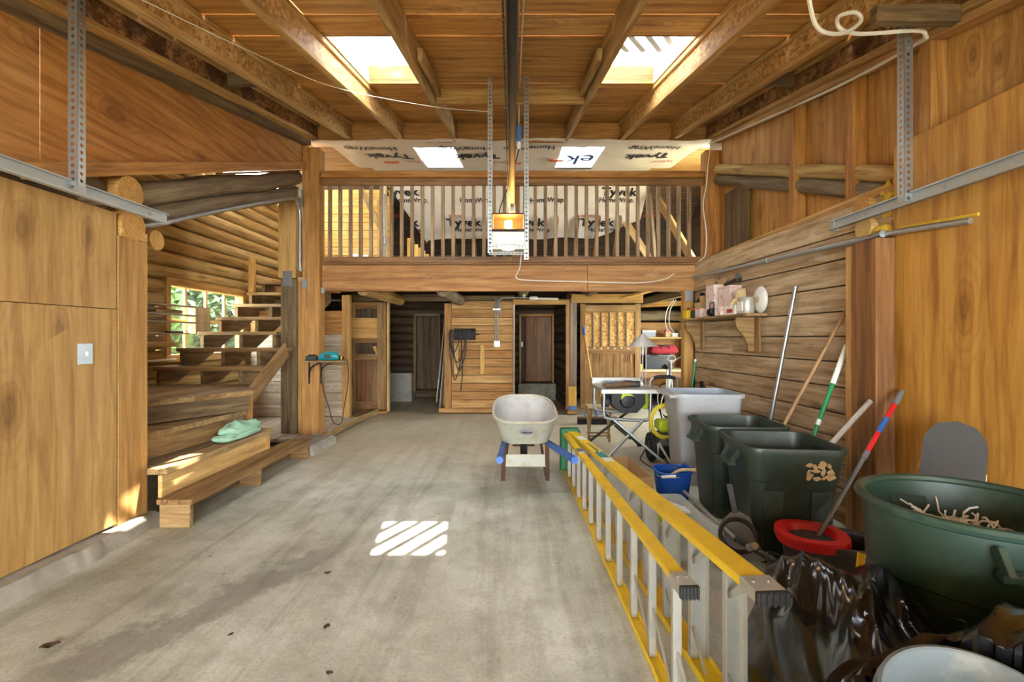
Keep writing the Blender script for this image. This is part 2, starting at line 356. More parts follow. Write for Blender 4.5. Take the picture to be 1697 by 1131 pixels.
class MB:
    def __init__(s): s.v = []; s.f = []
    def add(s, v, f, m=None):
        o = len(s.v); s.v += [(m @ V(p)) if m is not None else V(p) for p in v]; s.f += [[i+o for i in q] for q in f]; return s
    def box(s, x0, x1, y0, y1, z0, z1, c=.003, m=None):
        v, f = chbox(x1-x0, y1-y0, z1-z0, c); k = V(((x0+x1)/2, (y0+y1)/2, (z0+z1)/2))
        return s.add([V(p)+k for p in v], f, m)
    def bar(s, p0, p1, w, t, up=(0, 0, 1), c=.002):
        v, f = chbox((V(p1)-V(p0)).length, w, t, c); return s.add(v, f, frame(p0, p1, up))
    def tube(s, pts, r, n=8, closed=False, cap=True):
        pts = [V(p) for p in pts]; N = len(pts); rs = r if isinstance(r, (list, tuple)) else [r]*N
        v = []; nrm = None
        for i, p in enumerate(pts):
            a = pts[(i-1) % N] if (closed or i) else p; b = pts[(i+1) % N] if (closed or i < N-1) else p
            d = (b-a).normalized()
            if nrm is None:
                nrm = d.orthogonal().normalized()
            nrm = (nrm - d*nrm.dot(d)).normalized(); bn = d.cross(nrm)
            for k in range(n):
                t = 2*PI*k/n; v.append(p + (nrm*math.cos(t)+bn*math.sin(t))*rs[i])
        f = []
        for i in range(N if closed else N-1):
            for k in range(n): f.append([i*n+k, i*n+(k+1) % n, ((i+1) % N)*n+(k+1) % n, ((i+1) % N)*n+k])
        if cap and not closed: f += [list(range(n))[::-1], [(N-1)*n+k for k in range(n)]]
        return s.add(v, f)
    def cyl(s, p0, p1, r, n=16, r1=None): return s.tube([p0, p1], [r, r if r1 is None else r1], n)
    def lathe(s, prof, n=32, m=None, closed=False):
        v = []; f = []
        for (r, z) in prof:
            for k in range(n): t = 2*PI*k/n; v.append((r*math.cos(t), r*math.sin(t), z))
        for i in range(len(prof)-1):
            for k in range(n): f.append([i*n+k, i*n+(k+1) % n, (i+1)*n+(k+1) % n, (i+1)*n+k])
        if not closed:
            if prof[0][0] > 1e-4: f.append(list(range(n))[::-1])
            if prof[-1][0] > 1e-4: f.append([(len(prof)-1)*n+k for k in range(n)])
        return s.add(v, f, m)
    def loft(s, rings, caps=(True, True), m=None):
        n = len(rings[0]); v = [p for r in rings for p in r]; f = []
        for i in range(len(rings)-1):
            for k in range(n): f.append([i*n+k, i*n+(k+1) % n, (i+1)*n+(k+1) % n, (i+1)*n+k])
        if caps[0]: f.append(list(range(n))[::-1])
        if caps[1]: f.append([(len(rings)-1)*n+k for k in range(n)])
        return s.add(v, f, m)
    def prism(s, poly, t0, t1, plane='YZ', m=None):
        def P(a, b, t): return {'YZ': (t, a, b), 'XZ': (a, t, b), 'XY': (a, b, t)}[plane]
        n = len(poly); v = [P(a, b, t0) for a, b in poly]+[P(a, b, t1) for a, b in poly]
        f = [list(range(n))[::-1], list(range(n, 2*n))]+[[k, (k+1) % n, n+(k+1) % n, n+k] for k in range(n)]
        return s.add(v, f, m)
    def grid(s, fn, nu, nv, thick=0.0):
        v = [fn(i/nu, j/nv) for j in range(nv+1) for i in range(nu+1)]; w = nu+1
        f = [[j*w+i, j*w+i+1, (j+1)*w+i+1, (j+1)*w+i] for j in range(nv) for i in range(nu)]
        return s.add(v, f)
    def build(s, name, mat, parent=None, smooth=False, mx=None, sharp=False, sub=0):
        me = fix(mesh(name, s.v, s.f, smooth)); o = link(name, me, mat, parent, mx)
        if smooth and not sub:
            try: me.set_sharp_from_angle(angle=math.radians(40))
            except Exception: pass
        if sub:
            md = o.modifiers.new('sub', 'SUBSURF'); md.levels = sub; md.render_levels = sub
        return o
def bez(pts, n=8):
    """smooth open curve through the points (Catmull-Rom)"""
    P = [V(p) for p in pts]; P = [P[0]*2-P[1]]+P+[P[-1]*2-P[-2]]; out = []
    for i in range(1, len(P)-2):
        for k in range(n):
            t = k/n; a, b, c, d = P[i-1], P[i], P[i+1], P[i+2]
            out.append(.5*((2*b)+(c-a)*t+(2*a-5*b+4*c-d)*t*t+(3*b-a-3*c+d)*t**3))
    return out+[P[-2]]
def rr(w, d, r, z, n=6, cx=0, cy=0):
    """rounded rectangle ring at height z"""
    out = []
    for (sx, sy, a0) in ((1, 1, 0), (-1, 1, 90), (-1, -1, 180), (1, -1, 270)):
        for k in range(n+1):
            a = math.radians(a0+90*k/n); out.append((cx+sx*(w/2-r)+r*math.cos(a), cy+sy*(d/2-r)+r*math.sin(a), z))
    return out
def wire(name, pts, r, mat, parent=None, label=None, cat='cable', group=None, n=6, seg=8):
    o = MB().tube(bez(pts, seg), r, n).build(name, mat, parent, True)
    if label: tag(o, label, cat, group)
    return o
def lg(p0, p1, r, mat, parent, name='log', seed=None, seg=9, n=12, wob=.012):
    """a peeled log with slight crook and taper; local X along its length"""
    L = (V(p1)-V(p0)).length; sd = seed if seed is not None else random.random()*99
    pts = [(L*(i/seg-.5), wob*NZ.noise((i*.5, sd, 0)), wob*NZ.noise((i*.5, sd, 7))) for i in range(seg+1)]
    rs = [r*(1+.08*NZ.noise((i*.6, sd, 3))) for i in range(seg+1)]
    return MB().tube(pts, rs, n).build(name, mat, parent, True, frame(p0, p1))
def Rz(a): return MX.Rotation(math.radians(a), 4, 'Z')
def T(x, y, z=0): return MX.Translation((x, y, z))
_txt = {}
def text_mesh(s, bold=.0):
    k = (s, bold)
    if k not in _txt:
        cu = bpy.data.curves.new('lettering', 'FONT'); cu.body = s; cu.size = 1; cu.offset = bold; cu.align_x = 'LEFT'; cu.resolution_u = 3
        o = bpy.data.objects.new('lettering', cu); COL.objects.link(o)
        bpy.context.view_layer.update()
        me = bpy.data.meshes.new_from_object(o.evaluated_get(bpy.context.evaluated_depsgraph_get()))
        COL.objects.unlink(o); bpy.data.objects.remove(o)
        _txt[k] = ([v.co.copy() for v in me.vertices], [list(p.vertices) for p in me.polygons])
    return _txt[k]

# ------------------------------------------------------------------ floor and ground outside
def struct(name, label, cat='wall'): return thing(name, label, cat, (0, 0, 0), None, 'structure')
tag(MB().box(-4.4, 3.9, -4.7, 11.2, -.12, 0, .002).build('floor', M['floor']), 'worn stained concrete slab floor of the barn', 'floor', None, 'structure')
tag(MB().box(-16, 16, -16, 18, -.3, -.13, .01).build('ground', M['soil']), 'bare ground outside around the barn', 'ground', None, 'structure')

RB = lambda y: 2.63+.206*y          # underside of the rafters
RD = lambda y: 2.87+.206*y          # underside of the roof deck
SL = V((0, 1, .206)).normalized()
UP = V((0, -.206, 1)).normalized()

# ------------------------------------------------------------------ ceiling: plywood deck, rafters, ridge beam
ceil = struct('ceiling', 'sloping plywood roof deck carried on timber rafters', 'ceiling')
HX = [(-1.40, -.775), (.75, 1.385)]; HY = (3.62, 4.73)
def sheet(x0, x1, y0, y1, seam=True):
    g = .003 if seam else 0
    plank('plywood_sheet', (x0+g, (y0+y1)/2, RD((y0+y1)/2)+.009), (x1-g, (y0+y1)/2, RD((y0+y1)/2)+.009), (y1-y0)/SL.y-2*g, .018, M['ply_deck'], ceil, UP, .002)
for (a, b) in ((-1.0, .83), (.83, 2.05), (2.05, 3.27)):
    for (x0, x1) in ((-2.85, -1.42), (-1.42, 0.02), (0.02, 1.42), (1.42, 2.85)): sheet(x0, x1, a, b)
for (a, b) in ((3.27, HY[0]), (HY[1], 5.6), (5.6, 6.42)):
    for (x0, x1) in ((-2.85, 0), (0, 2.85)): sheet(x0, x1, a, b)
for (x0, x1) in ((-2.85, HX[0][0]), (HX[0][1], 0), (0, HX[1][0]), (HX[1][1], 2.85)): sheet(x0, x1, HY[0], HY[1])
def sloped(name, x, y0, y1, dz, w, t, mat, par):
    """member along the roof slope at x; dz above the rafter underside; w across, t along the normal"""
    off = V((x, 0, 0))
    return plank(name, V((x, y0, RB(y0)+dz)), V((x, y1, RB(y1)+dz)), w, t, mat, par, UP, .004)
def rafter(x, kind, y0=-.9, y1=6.34):
    r = bpy.data.objects.new('rafter', None); COL.objects.link(r); r.location = (x, y0, RB(y0)); adopt(r, ceil)
    if kind == 'solid': sloped('joist', x, y0, y1, .118, .045, .236, M['rafter'], r)
    else:
        sloped('web', x, y0, y1, .118, .014, .17, M[kind], r)
        sloped('flange', x, y0, y1, .02, .06, .04, M['flange'], r); sloped('flange', x, y0, y1, .214, .06, .04, M['flange'], r)
for x, k in ((-2.56, 'osb_dark'), (-2.12, 'osb_web'), (-1.44, 'osb_web'), (-.745, 'solid'), (.02, 'solid'), (.715, 'solid'), (1.425, 'osb_web'), (2.1, 'osb_web'), (2.56, 'osb_dark')): rafter(x, k)
sloped('blocking', -.69, 3.62, 4.55, .10, .04, .09, M['rafter'], ceil); sloped('blocking', .66, 3.62, 4.55, .10, .04, .09, M['rafter'], ceil)
bx('blocking', -.72, .69, 4.58, 4.62, RB(4.6)+.0, RB(4.6)+.14, M['rafter'], ceil)
bx('ridge_beam', -2.85, 2.85, 6.36, 6.46, 3.955, 4.19, M['fir'], ceil)
for x in (-2.12, 2.1):
    bx('blocking', x-.42 if x < 0 else x+.02, x-.02 if x < 0 else x+.42, 4.3, 4.34, RB(4.32)+.08, RB(4.32)+.2, M['stair_dark'], ceil)
bx('blocking', -2.5, -2.15, 2.66, 2.72, RB(2.7)+.1, RB(2.7)+.19, M['fir_light'], ceil)
bx('blocking', 2.0, 2.46, 2.64, 2.70, RB(2.7)-.10, RB(2.7)-.005, M['stair_dark'], ceil)
# ------------------------------------------------------------------ skylights in the roof deck
def skylight(num, x0, x1, clear, label):
    s = struct('window_%d' % num, label, 'skylight')
    y0, y1 = HY; h = .17
    for (xa, xb) in ((x0-.03, x0), (x1, x1+.03)):
        plank('curb_board', ((xa+xb)/2, y0-.03, RD(y0)+h/2), ((xa+xb)/2, y1+.03, RD(y1)+h/2), .03, h, M['pale'], s, UP)
    for ya in (y0-.015, y1+.015):
        plank('curb_board', (x0-.03, ya, RD(ya)+h/2), (x1+.03, ya, RD(ya)+h/2), .03, h, M['door'], s, UP)
    def glaze(xa, xb, ya, yb, mat): plank('pane', ((xa+xb)/2, ya, RD(ya)+h+.01), ((xa+xb)/2, yb, RD(yb)+h+.01), xb-xa, .008, M[mat], s, UP, .001)
    cx0, cx1, cy0, cy1 = clear  # clear area sized to shape the sun patch; frosting around it is added
    glaze(cx0, cx1, cy0, cy1, 'skypane'); glaze(x0-.03, x1+.03, y0-.03, cy0, 'frost'); glaze(x0-.03, x1+.03, cy1, y1+.03, 'frost')
    if cx0 > x0: glaze(x0-.03, cx0, cy0, cy1, 'frost')
    if cx1 < x1: glaze(cx1, x1+.03, cy0, cy1, 'frost')
    for k in range(-2, 5):
        xa = cx0+k*.15; t0 = max(0, (cx0-xa)/.34); t1 = min(1, (cx1-xa)/.34)
        if t1-t0 < .1: continue
        pa, pb = (xa+.34*t0, cy0+(cy1-cy0)*t0), (xa+.34*t1, cy0+(cy1-cy0)*t1)
        plank('sun_stripe_bar', (*pa, RD(pa[1])+h+.02), (*pb, RD(pb[1])+h+.02), .055, .01, M['white'], s, UP)  # added slats that cut the sun patch into stripes
skylight(2, *HX[0], (-.93, -.745, 3.98, 4.76), 'bright skylight in the roof deck above the staircase side'); skylight(3, *HX[1], (.72, 1.415, 3.86, 4.42), 'bright skylight in the roof deck above the ladder and bins side')

# ------------------------------------------------------------------ added deeper room behind the camera, garage doorway opened for daylight
wf = struct('wall_front', 'unseen plywood wall around the garage doorway added open for daylight', 'wall')
bx('plywood_sheet', -2.85, 2.85, -4.62, -4.6, 2.3, 2.7, M['ply_l'], wf, 'X')
bx('plywood_sheet', -2.85, -2.5, -4.62, -4.6, 0, 2.3, M['ply_l'], wf, 'Z'); bx('plywood_sheet', 2.5, 2.85, -4.62, -4.6, 0, 2.3, M['ply_l'], wf, 'Z')
for k in range(3): bx('plywood_sheet', -2.85, 2.85, -4.6+k*1.2, -3.4+k*1.2, 2.66, 2.68, M['ply_deck'], ceil, 'X')

d5 = struct('door_5', 'unseen sectional garage door raised overhead to let daylight in', 'garage door')
for k in range(4): bx('panel', -2.45, 2.45, -4.5+k*.5, -4.5+k*.5+.495, 2.36, 2.40, M['white'], d5, 'X')
# ------------------------------------------------------------------ side wall by the stairs
wl = struct('wall_left', 'honey plywood side wall with log and plywood gable above the staircase opening', 'wall')
def vsheet(x, y0, y1, z0, z1, mat, par, t=.018, name='plywood_sheet'):
    return plank(name, (x, (y0+y1)/2, z0+.002), (x, (y0+y1)/2, z1-.002), y1-y0-.004, t, mat, par, (1, 0, 0), .002)
vsheet(-2.659, .8, 3.24, .1, 1.54, M['ply_l'], wl); vsheet(-2.661, .8, 3.24, 1.54, 2.19, M['ply_l'], wl)
vsheet(-2.659, -1, .8, .1, 1.54, M['ply_l'], wl); vsheet(-2.661, -1, .8, 1.54, 2.19, M['ply_l'], wl)
for k in range(3): vsheet(-2.661, -4.6+k*1.2, -3.4+k*1.2, .1, 2.68, M['ply_l'], wl)  # side of the room added behind the camera for softer light falloff
bx('post', -2.80, -2.648, 3.245, 3.51, .07, 2.04, M['pt'], wl, 'Z')
bx('back_board', -2.78, -2.715, -1, 3.24, .1, 2.40, M['dark'], wl, 'Y'); bx('back_board', -2.80, -2.64, -1.04, -1.0, .1, 2.7, M['dark'], wl, 'Z')  # raised and closed at the end to keep daylight out of the cavity
GB = lambda y: 3.60+.365*(y-6.3)     # underside of the gable plywood
def gable(x, y0, y1, par, mat, zmin=2.2, t=.016):
    p = [(y0, max(zmin, GB(y0)))]; yk = 6.3+(zmin-3.60)/.365
    if y0 < yk < y1: p.append((yk, zmin))
    p += [(y1, max(zmin, GB(y1))), (y1, RD(y1)), (y0, RD(y0))]
    return MB().prism(p, x-t/2, x+t/2).build('plywood_sheet', mat, par)
for a, b in ((-1, .3), (.303, 2.75), (2.755, 5.1), (5.103, 6.4)): gable(-2.70, a, b, wl, M['ply_gable'])
def rake(name, x, y0, y1, dz, w, t, mat, par):
    u = V((0, -.365, 1)).normalized()
    return plank(name, (x, y0, GB(y0)+dz), (x, y1, GB(y1)+dz), w, t, mat, par, u)
rake('rake_board', -2.66, 2.62, 6.26, .0, .05, .09, M['fir'], wl)
plank('rake_plate', (-2.63, -.9, RB(-.9)-.05), (-2.63, 6.2, RB(6.2)-.05), .10, .07, M['stair_dark'], wl, UP)
plank('rake_plate', (-2.60, -.9, RB(-.9)+.005), (-2.60, 6.2, RB(6.2)+.005), .05, .04, M['fir'], wl, UP)
for i in range(14):
    y = 4.5+i*.125; rake('shingle', -2.74, y, y+.118, -.065, .05, .02, M['shingle'], wl)
lg((-2.80, 2.3, GB(2.3)-.21), (-2.80, 6.24, GB(6.24)-.16), .092, M['log_grey'], wl, wob=.03)
lg((-2.86, 3.4, 2.19), (-2.80, 6.26, 3.22), .085, M['log_grey'], wl, wob=.03)
for (y, z, r, x1) in ((3.36, 2.36, .115, -2.65), (3.36, 2.13, .105, -2.63), (3.62, 2.08, .075, -2.66)):
    lg((-3.5, y, z), (x1, y, z), r, M['log_end'], wl, 'log', wob=.0)
bx('block', -2.80, -2.64, 3.26, 3.5, 2.04, 2.10, M['fir_light'], wl, 'Y')
# concrete kerb under the plywood
def kerb(p, t):
    y = -1+t*4.62
    return y
rings = []
for i in range(160):
    y = -1+i*(4.56/159); e = max(0, (y-2.9)/.66); q = .5+.5*NZ.noise((y*4, 0, 1)); jag = e*.05*q
    q2 = NZ.noise((y*17, 3, 1)); top = .105-.022*q*(1+2*e)+.006*q2; fr = -2.545+.03*q-.05*e+.008*q2
    rings.append([(-2.80, y, 0), (fr+.02, y, 0), (fr, y, top*.5), (fr-.025-jag, y, top), (-2.80, y, top)])
tag(MB().loft(rings).build('baseboard_left', M['curb'], None, True), 'rough broken concrete kerb under the honey plywood wall', 'kerb', None, 'structure')
# posts carrying the loft by the stairs
pst = struct('pillar_1', 'tall orange fir post at the loft corner by the stairs', 'post')
bx('post', -2.66, -2.475, 6.20, 6.38, .06, 3.80, M['fir'], pst, 'Z'); bx('post_board', -2.705, -2.663, 6.22, 6.40, .06, 3.80, M['fir'], pst, 'Z')
bx('bracket', -2.56, -2.46, 6.185, 6.198, .02, .12, M['galv'], pst)
bx('bracket', -2.69, -2.62, 6.185, 6.198, 1.98, 2.10, M['galv'], pst)
ps2 = struct('pillar_2', 'weathered double post with metal strap beside the staircase', 'post')
bx('post', -3.01, -2.80, 6.28, 6.46, .05, 2.12, M['stair_dark'], ps2, 'Z'); bx('post_board', -2.797, -2.735, 6.30, 6.46, .05, 2.12, M['fir'], ps2, 'Z')
bx('post_extension', -3.05, -2.82, 6.30, 6.46, 2.13, 3.34, M['fir_light'], ps2, 'Z'); bx('strap', -2.98, -2.86, 6.268, 6.278, 2.02, 2.22, M['galv'], ps2)
bx('stub_beam', -2.80, -2.70, 6.30, 6.40, 2.08, 2.14, M['fir_light'], ps2)
# ------------------------------------------------------------------ log wall of the old barn beyond the stairs, with its window
ll = struct('wall_log', 'old log wall of the barn behind the staircase', 'wall')
WY = (5.85, 7.55); WZ = (1.10, 2.04)
z = .09; i = 0
while z < 3.75:
    r = .084+.012*NZ.noise((i*1.7, 3, 0))
    if z+r*.6 < WZ[0] or z-r*.6 > WZ[1]: lg((-4.27, 3.2, z), (-4.27, 10.7, z+.03*NZ.noise((i, 9, 2))), r, M['log'], ll, seed=i)
    else:
        lg((-4.27, 3.2, z), (-4.27, WY[0]-.03, z), r, M['log'], ll, seed=i); lg((-4.27, WY[1]+.03, z), (-4.27, 10.7, z), r, M['log'], ll, seed=i+50)
    z += .172; i += 1
bx('leak_backing', -4.33, -4.29, 3.2, WY[0]-.04, 0, 3.7, M['pale'], ll, 'Y'); bx('leak_backing', -4.33, -4.29, WY[1]+.04, 10.7, 0, 3.7, M['pale'], ll, 'Y')  # pale sheets stand in for light leaking between the logs
bx('leak_backing', -4.33, -4.29, WY[0]-.04, WY[1]+.04, 0, WZ[0], M['pale'], ll, 'Y'); bx('leak_backing', -4.33, -4.29, WY[0]-.04, WY[1]+.04, WZ[1], 3.7, M['pale'], ll, 'Y')
w1 = struct('window_1', 'small paned wooden window behind the staircase with greenery outside', 'window')
for (a, b, c, d) in ((WY[0]-.02, WY[1]+.02, WZ[1]-.05, WZ[1]+.05), (WY[0]-.02, WY[1]+.02, WZ[0]-.05, WZ[0]+.04)): bx('window_frame', -4.30, -4.165, a, b, c, d, M['fir_light'], w1, 'Y')
for a in (WY[0]-.02, WY[1]-.06): bx('window_frame', -4.30, -4.17, a, a+.08, WZ[0]+.04, WZ[1]-.05, M['fir_light'], w1, 'Z')
for k in (1, 2, 3): yy = WY[0]+(WY[1]-WY[0])*k/4; bx('muntin', -4.27, -4.235, yy-.018, yy+.018, WZ[0]+.04, WZ[1]-.05, M['fir_light'], w1, 'Z')
bx('muntin', -4.268, -4.237, WY[0]+.06, WY[1]-.06, 1.555, 1.585, M['fir_light'], w1, 'Y')
for k in range(4):
    for (c, d) in ((WZ[0]+.04, 1.555), (1.585, WZ[1]-.05)):
        a = WY[0]+(WY[1]-WY[0])*k/4+.02; bx('pane', -4.256, -4.252, a, a+(WY[1]-WY[0])/4-.04, c, d, M['pane'], w1, 'Y', .0005)
# stair bay: closing wall towards the garage door and lean-to roof
bay = struct('wall_bay', 'plywood end wall closing the staircase bay', 'wall')
bx('plywood_sheet', -4.35, -2.72, 3.16, 3.18, 0, 3.1, M['ply_gable'], bay, 'X')
br = struct('roof_bay', 'sloping plank roof over the staircase bay', 'roof')
for k in range(8):
    x0 = -4.385+k*.2125; u = V((0, -.365, 1)).normalized()
    plank('plank', (x0+.106, 2.9, GB(2.9)+.02), (x0+.106, 6.5, GB(6.5)+.02), .208, .025, M['panel'], br, u)
# wall of boards under the stair head
wu = struct('wall_understair', 'pale horizontal board wall under the stair head', 'wall')
for k in range(9):
    zz = .11+k*.185
    bx('board', -4.12, -2.66, 7.60, 7.625, zz, zz+.18, M['panel_white'] if k < 7 else M['panel'], wu, 'X')  # paler boards below, brown boards above
bx('stud', -2.665, -2.545, 7.56, 7.66, .1, 2.02, M['fir'], wu, 'Z')
bx('backing', -4.15, -2.66, 7.63, 7.645, .1, 1.75, M['dark'], wu, 'X')
# raised plank floor there
pf = struct('floor_platform', 'low raised plank floor behind the loft posts', 'floor')
for k in range(7):
    x1 = -4.15+k*.25
    bx('plank', x1, x1+.246, 5.95, 7.6, .06, .10, M['panel_white'], pf, 'Y')
for k in range(3): bx('plank', -2.6-.02+k*.0-.0-(.25*k), -2.38-(.25*k), 6.45, 8.4, .055, .098, M['stair'], pf, 'Y')
plank('edge_board', (-2.40, 6.05, .075), (-2.40, 7.55, .075), .03, .07, M['stair'], pf); plank('edge_board', (-2.42, 7.6, .06), (-2.34, 8.4, .06), .03, .1, M['stair'], pf)
kb = MB()
rg = []
for i in range(9):
    y = 5.50+i*.09; q = NZ.noise((y*9, 2, 2))*.012
    rg.append([(-2.46, y, 0), (-2.26+q, y, 0), (-2.27+q, y, .07), (-2.31, y, .10+q), (-2.46, y, .105+q)])
tag(kb.loft(rg).build('trim_1', M['curb']), 'short concrete block at the foot of the loft post', 'concrete block', None, 'structure')

# ------------------------------------------------------------------ side wall behind the bins
wr = struct('wall_right', 'weathered horizontal board wall with orange plywood and studs above the bins', 'wall')
def XR(y): return 2.555-.05*(y-2.9)          # this wall stands a little askew
zs = [.0, .2, .39, .58, .77, .97, 1.165, 1.36, 1.55, 1.745, 1.945, 2.13, 2.33]
for a, b in zip(zs, zs[1:]):
    mid = random.choice((None, None, 4.7, 5.3))
    segs = [(2.9, 6.27)] if mid is None else [(2.9, mid-.002), (mid+.002, 6.27)]
    for y0, y1 in segs:
        plank('board', (XR(y0), y0, (a+b)/2), (XR(y1), y1, (a+b)/2), b-a-.010, .022+.006*random.random(), M['board'], wr, (1, .05, 0), .003)
plank('backing', (XR(2.9)+.03, 2.9, 1.17), (XR(6.27)+.03, 6.27, 1.17), 2.3, .01, M['dark'], wr, (1, .05, 0))
plank('sill_plate', (2.46, 2.85, .045), (2.36, 6.0, .045), .09, .09, M['stair'], wr)
plank('top_plate', (2.585, 2.95, 2.35), (2.56, 6.3, 2.35), .10, .035, M['fir'], wr); plank('top_plate', (2.60, 2.95, 2.388), (2.60, 6.3, 2.388), .09, .03, M['fir_light'], wr)
vsheet(2.509, .32, 3.165, .1, 2.60, M['ply_r'], wr); vsheet(2.509, -1, .316, .1, 2.60, M['ply_r'], wr)
for k in range(3): vsheet(2.509, -4.6+k*1.2, -3.4+k*1.2, .0, 2.68, M['ply_r'], wr)  # other side of the added room behind the camera
for a, b in ((-1, .9), (.903, 3.35), (3.353, 5.0), (5.003, 6.4)):
    MB().prism([(a, 2.33), (b, 2.33), (b, RD(b)), (a, RD(a))], 2.70, 2.716).build('plywood_sheet', M['ply_gable_r'] if 'ply_gable_r' in M else M['ply_gable'], wr)
for y, zb in ((4.42, 2.40), (3.66, 2.40), (2.98, 2.4), (2.2, 2.4), (1.5, 2.4)): bx('stud', 2.585, 2.695, y, y+.09, zb, RB(y)+.03, M['fir'], wr, 'Z')
for k, (dz, r, m) in enumerate(((-.0, .062, M['log']), (-.135, .065, M['log_grey']))):
    lg((2.655, 3.15, GB(3.15)-.03+dz), (2.655, 6.28, GB(6.28)-.05+dz), r, m, wr, wob=.015)
bx('panel', 2.63, 2.645, 5.38, 5.98, 2.41, 3.12, M['stair_dark'], wr, 'Z')
plank('rake_plate', (2.62, -.9, RB(-.9)-.03), (2.62, 6.2, RB(6.2)-.03), .10, .05, M['fir'], wr, UP)
for (y, z_, r) in ((3.42, 2.27, .085), (3.40, 2.12, .075)): lg((2.47, y, z_), (3.0, y, z_), r, M['log_end'], wr, wob=0)
fo = MB()
def foam(c, s, sd):
    def fn(u, v):
        th = u*2*PI; ph = v*PI; n = 1+.35*NZ.noise((math.cos(th)*2+sd, math.sin(th)*2, ph*2))
        return V(c)+V((s[0]*math.sin(ph)*math.cos(th), s[1]*math.sin(ph)*math.sin(th), s[2]*math.cos(ph)))*n
    fo.grid(fn, 20, 14)
foam((2.56, 3.26, 2.24), (.045, .09, .16), 1); foam((2.53, 3.31, 2.07), (.05, .12, .05), 5)
fo.build('insulation', M['yfoam'], wr, True)
bx('light_stop', 2.72, 2.75, -1.04, 6.4, 0, 2.4, M['dark'], wr, 'Y'); bx('light_stop', 2.49, 2.75, -1.05, -1.02, 0, 2.7, M['dark'], wr, 'Z')  # unseen boards added to block daylight leaking behind the plywood
rp = struct('pillar_3', 'wide brown timber post against the board wall', 'post')
bx('post', 2.36, 2.485, 3.13, 3.36, 0, 2.0, M['rightpost'], rp, 'Z'); bx('post_board', 2.375, 2.49, 3.364, 3.44, 0, 1.99, M['panel'], rp, 'Z')
rp2 = struct('pillar_4', 'slim orange post holding the loft beam beside the wall shelf', 'post')
bx('post', 2.225, 2.345, 6.24, 6.36, 0, 1.96, M['fir_light'], rp2, 'Z'); bx('bracket', 2.24, 2.33, 6.225, 6.238, 1.82, 1.96, M['galv'], rp2)
rp3 = struct('pillar_5', 'orange post at the loft corner beside the studs', 'post')
bx('post', 2.50, 2.69, 6.24, 6.40, 2.30, 3.78, M['fir'], rp3, 'Z')

# ------------------------------------------------------------------ loft: beam, floor, old roof
lb = struct('beam_loft', 'deep fir beam carrying the loft edge', 'beam')
bx('beam_board', -2.47, .98, 6.27, 6.36, 1.956, 2.295, M['beam'], lb, 'X'); bx('beam_board', .984, 2.49, 6.27, 6.36, 1.956, 2.295, M['beam'], lb, 'X')
bx('cap_board', -2.47, 2.49, 6.25, 6.45, 2.297, 2.32, M['rail'], lb, 'X')
bx('bracket', -2.5, -2.43, 6.258, 6.268, 1.93, 2.0, M['galv'], lb)
lf = struct('floor_loft', 'plank floor of the loft', 'floor')
for k in range(16):
    y0 = 6.40+k*.27
    bx('plank', -2.74 if y0 < 8.1 else -4.2, 3.75, y0, y0+.266, 2.26, 2.30, M['dark'], lf, 'X')
for x, z_, y_ in ((-1.98, 2.0, 8.5), (-.92, 1.985, 8.5), (.2, 2.155, 10.6), (1.35, 2.155, 10.6), (2.9, 2.155, 10.6)): lg((x, 6.42, z_), (x, y_, z_+.02), .095, M['log_grey'] if x > -1.5 else M['log'], lf, 'joist')
LZ = lambda y: 4.02+.12*(y-6.4)
lr = struct('ceiling_loft', 'old barn roof over the loft', 'ceiling')
LHX = [(-1.38, -.80), (.70, 1.30)]; LHY = (6.70, 7.95)
def lsheet(x0, x1, y0, y1):
    u = V((0, -.12, 1)).normalized()
    plank('plank', (x0, (y0+y1)/2, LZ((y0+y1)/2)+.02), (x1, (y0+y1)/2, LZ((y0+y1)/2)+.02), (y1-y0), .03, M['panel'], lr, u, .002)
lsheet(-4.4, 3.9, 6.44, LHY[0]); lsheet(-4.4, 3.9, LHY[1], 9.3)
for a, b in ((-4.4, LHX[0][0]), (LHX[0][1], LHX[1][0]), (LHX[1][1], 3.9)): lsheet(a, b, *LHY)
MB().prism([(9.25, 4.36), (9.25, 4.42), (11.0, 3.02), (11.0, 2.96)], -4.4, 3.9).build('back_slope', M['dark'], lr)
for n_, (x0, x1) in enumerate(LHX):
    s = struct('window_%d' % (4+n_), ['bright skylight over the loft seen above the handrail', 'skylight over the loft partly covered by printed wrap'][n_], 'skylight')
    u = V((0, -.12, 1)).normalized()
    for xa in (x0-.015, x1+.015): plank('curb_board', (xa, LHY[0], LZ(LHY[0])+.06), (xa, LHY[1], LZ(LHY[1])+.06), .03, .22, M['white'], s, u)
    for ya in (LHY[0]-.0, LHY[1]): plank('curb_board', (x0, ya, LZ(ya)+.06), (x1, ya, LZ(ya)+.06), .03, .22, M['white'], s, u)
    plank('pane', ((x0+x1)/2, LHY[0], LZ(LHY[0])+.19), ((x0+x1)/2, LHY[1], LZ(LHY[1])+.19), x1-x0+.06, .008, M['skypane'], s, u, .001)
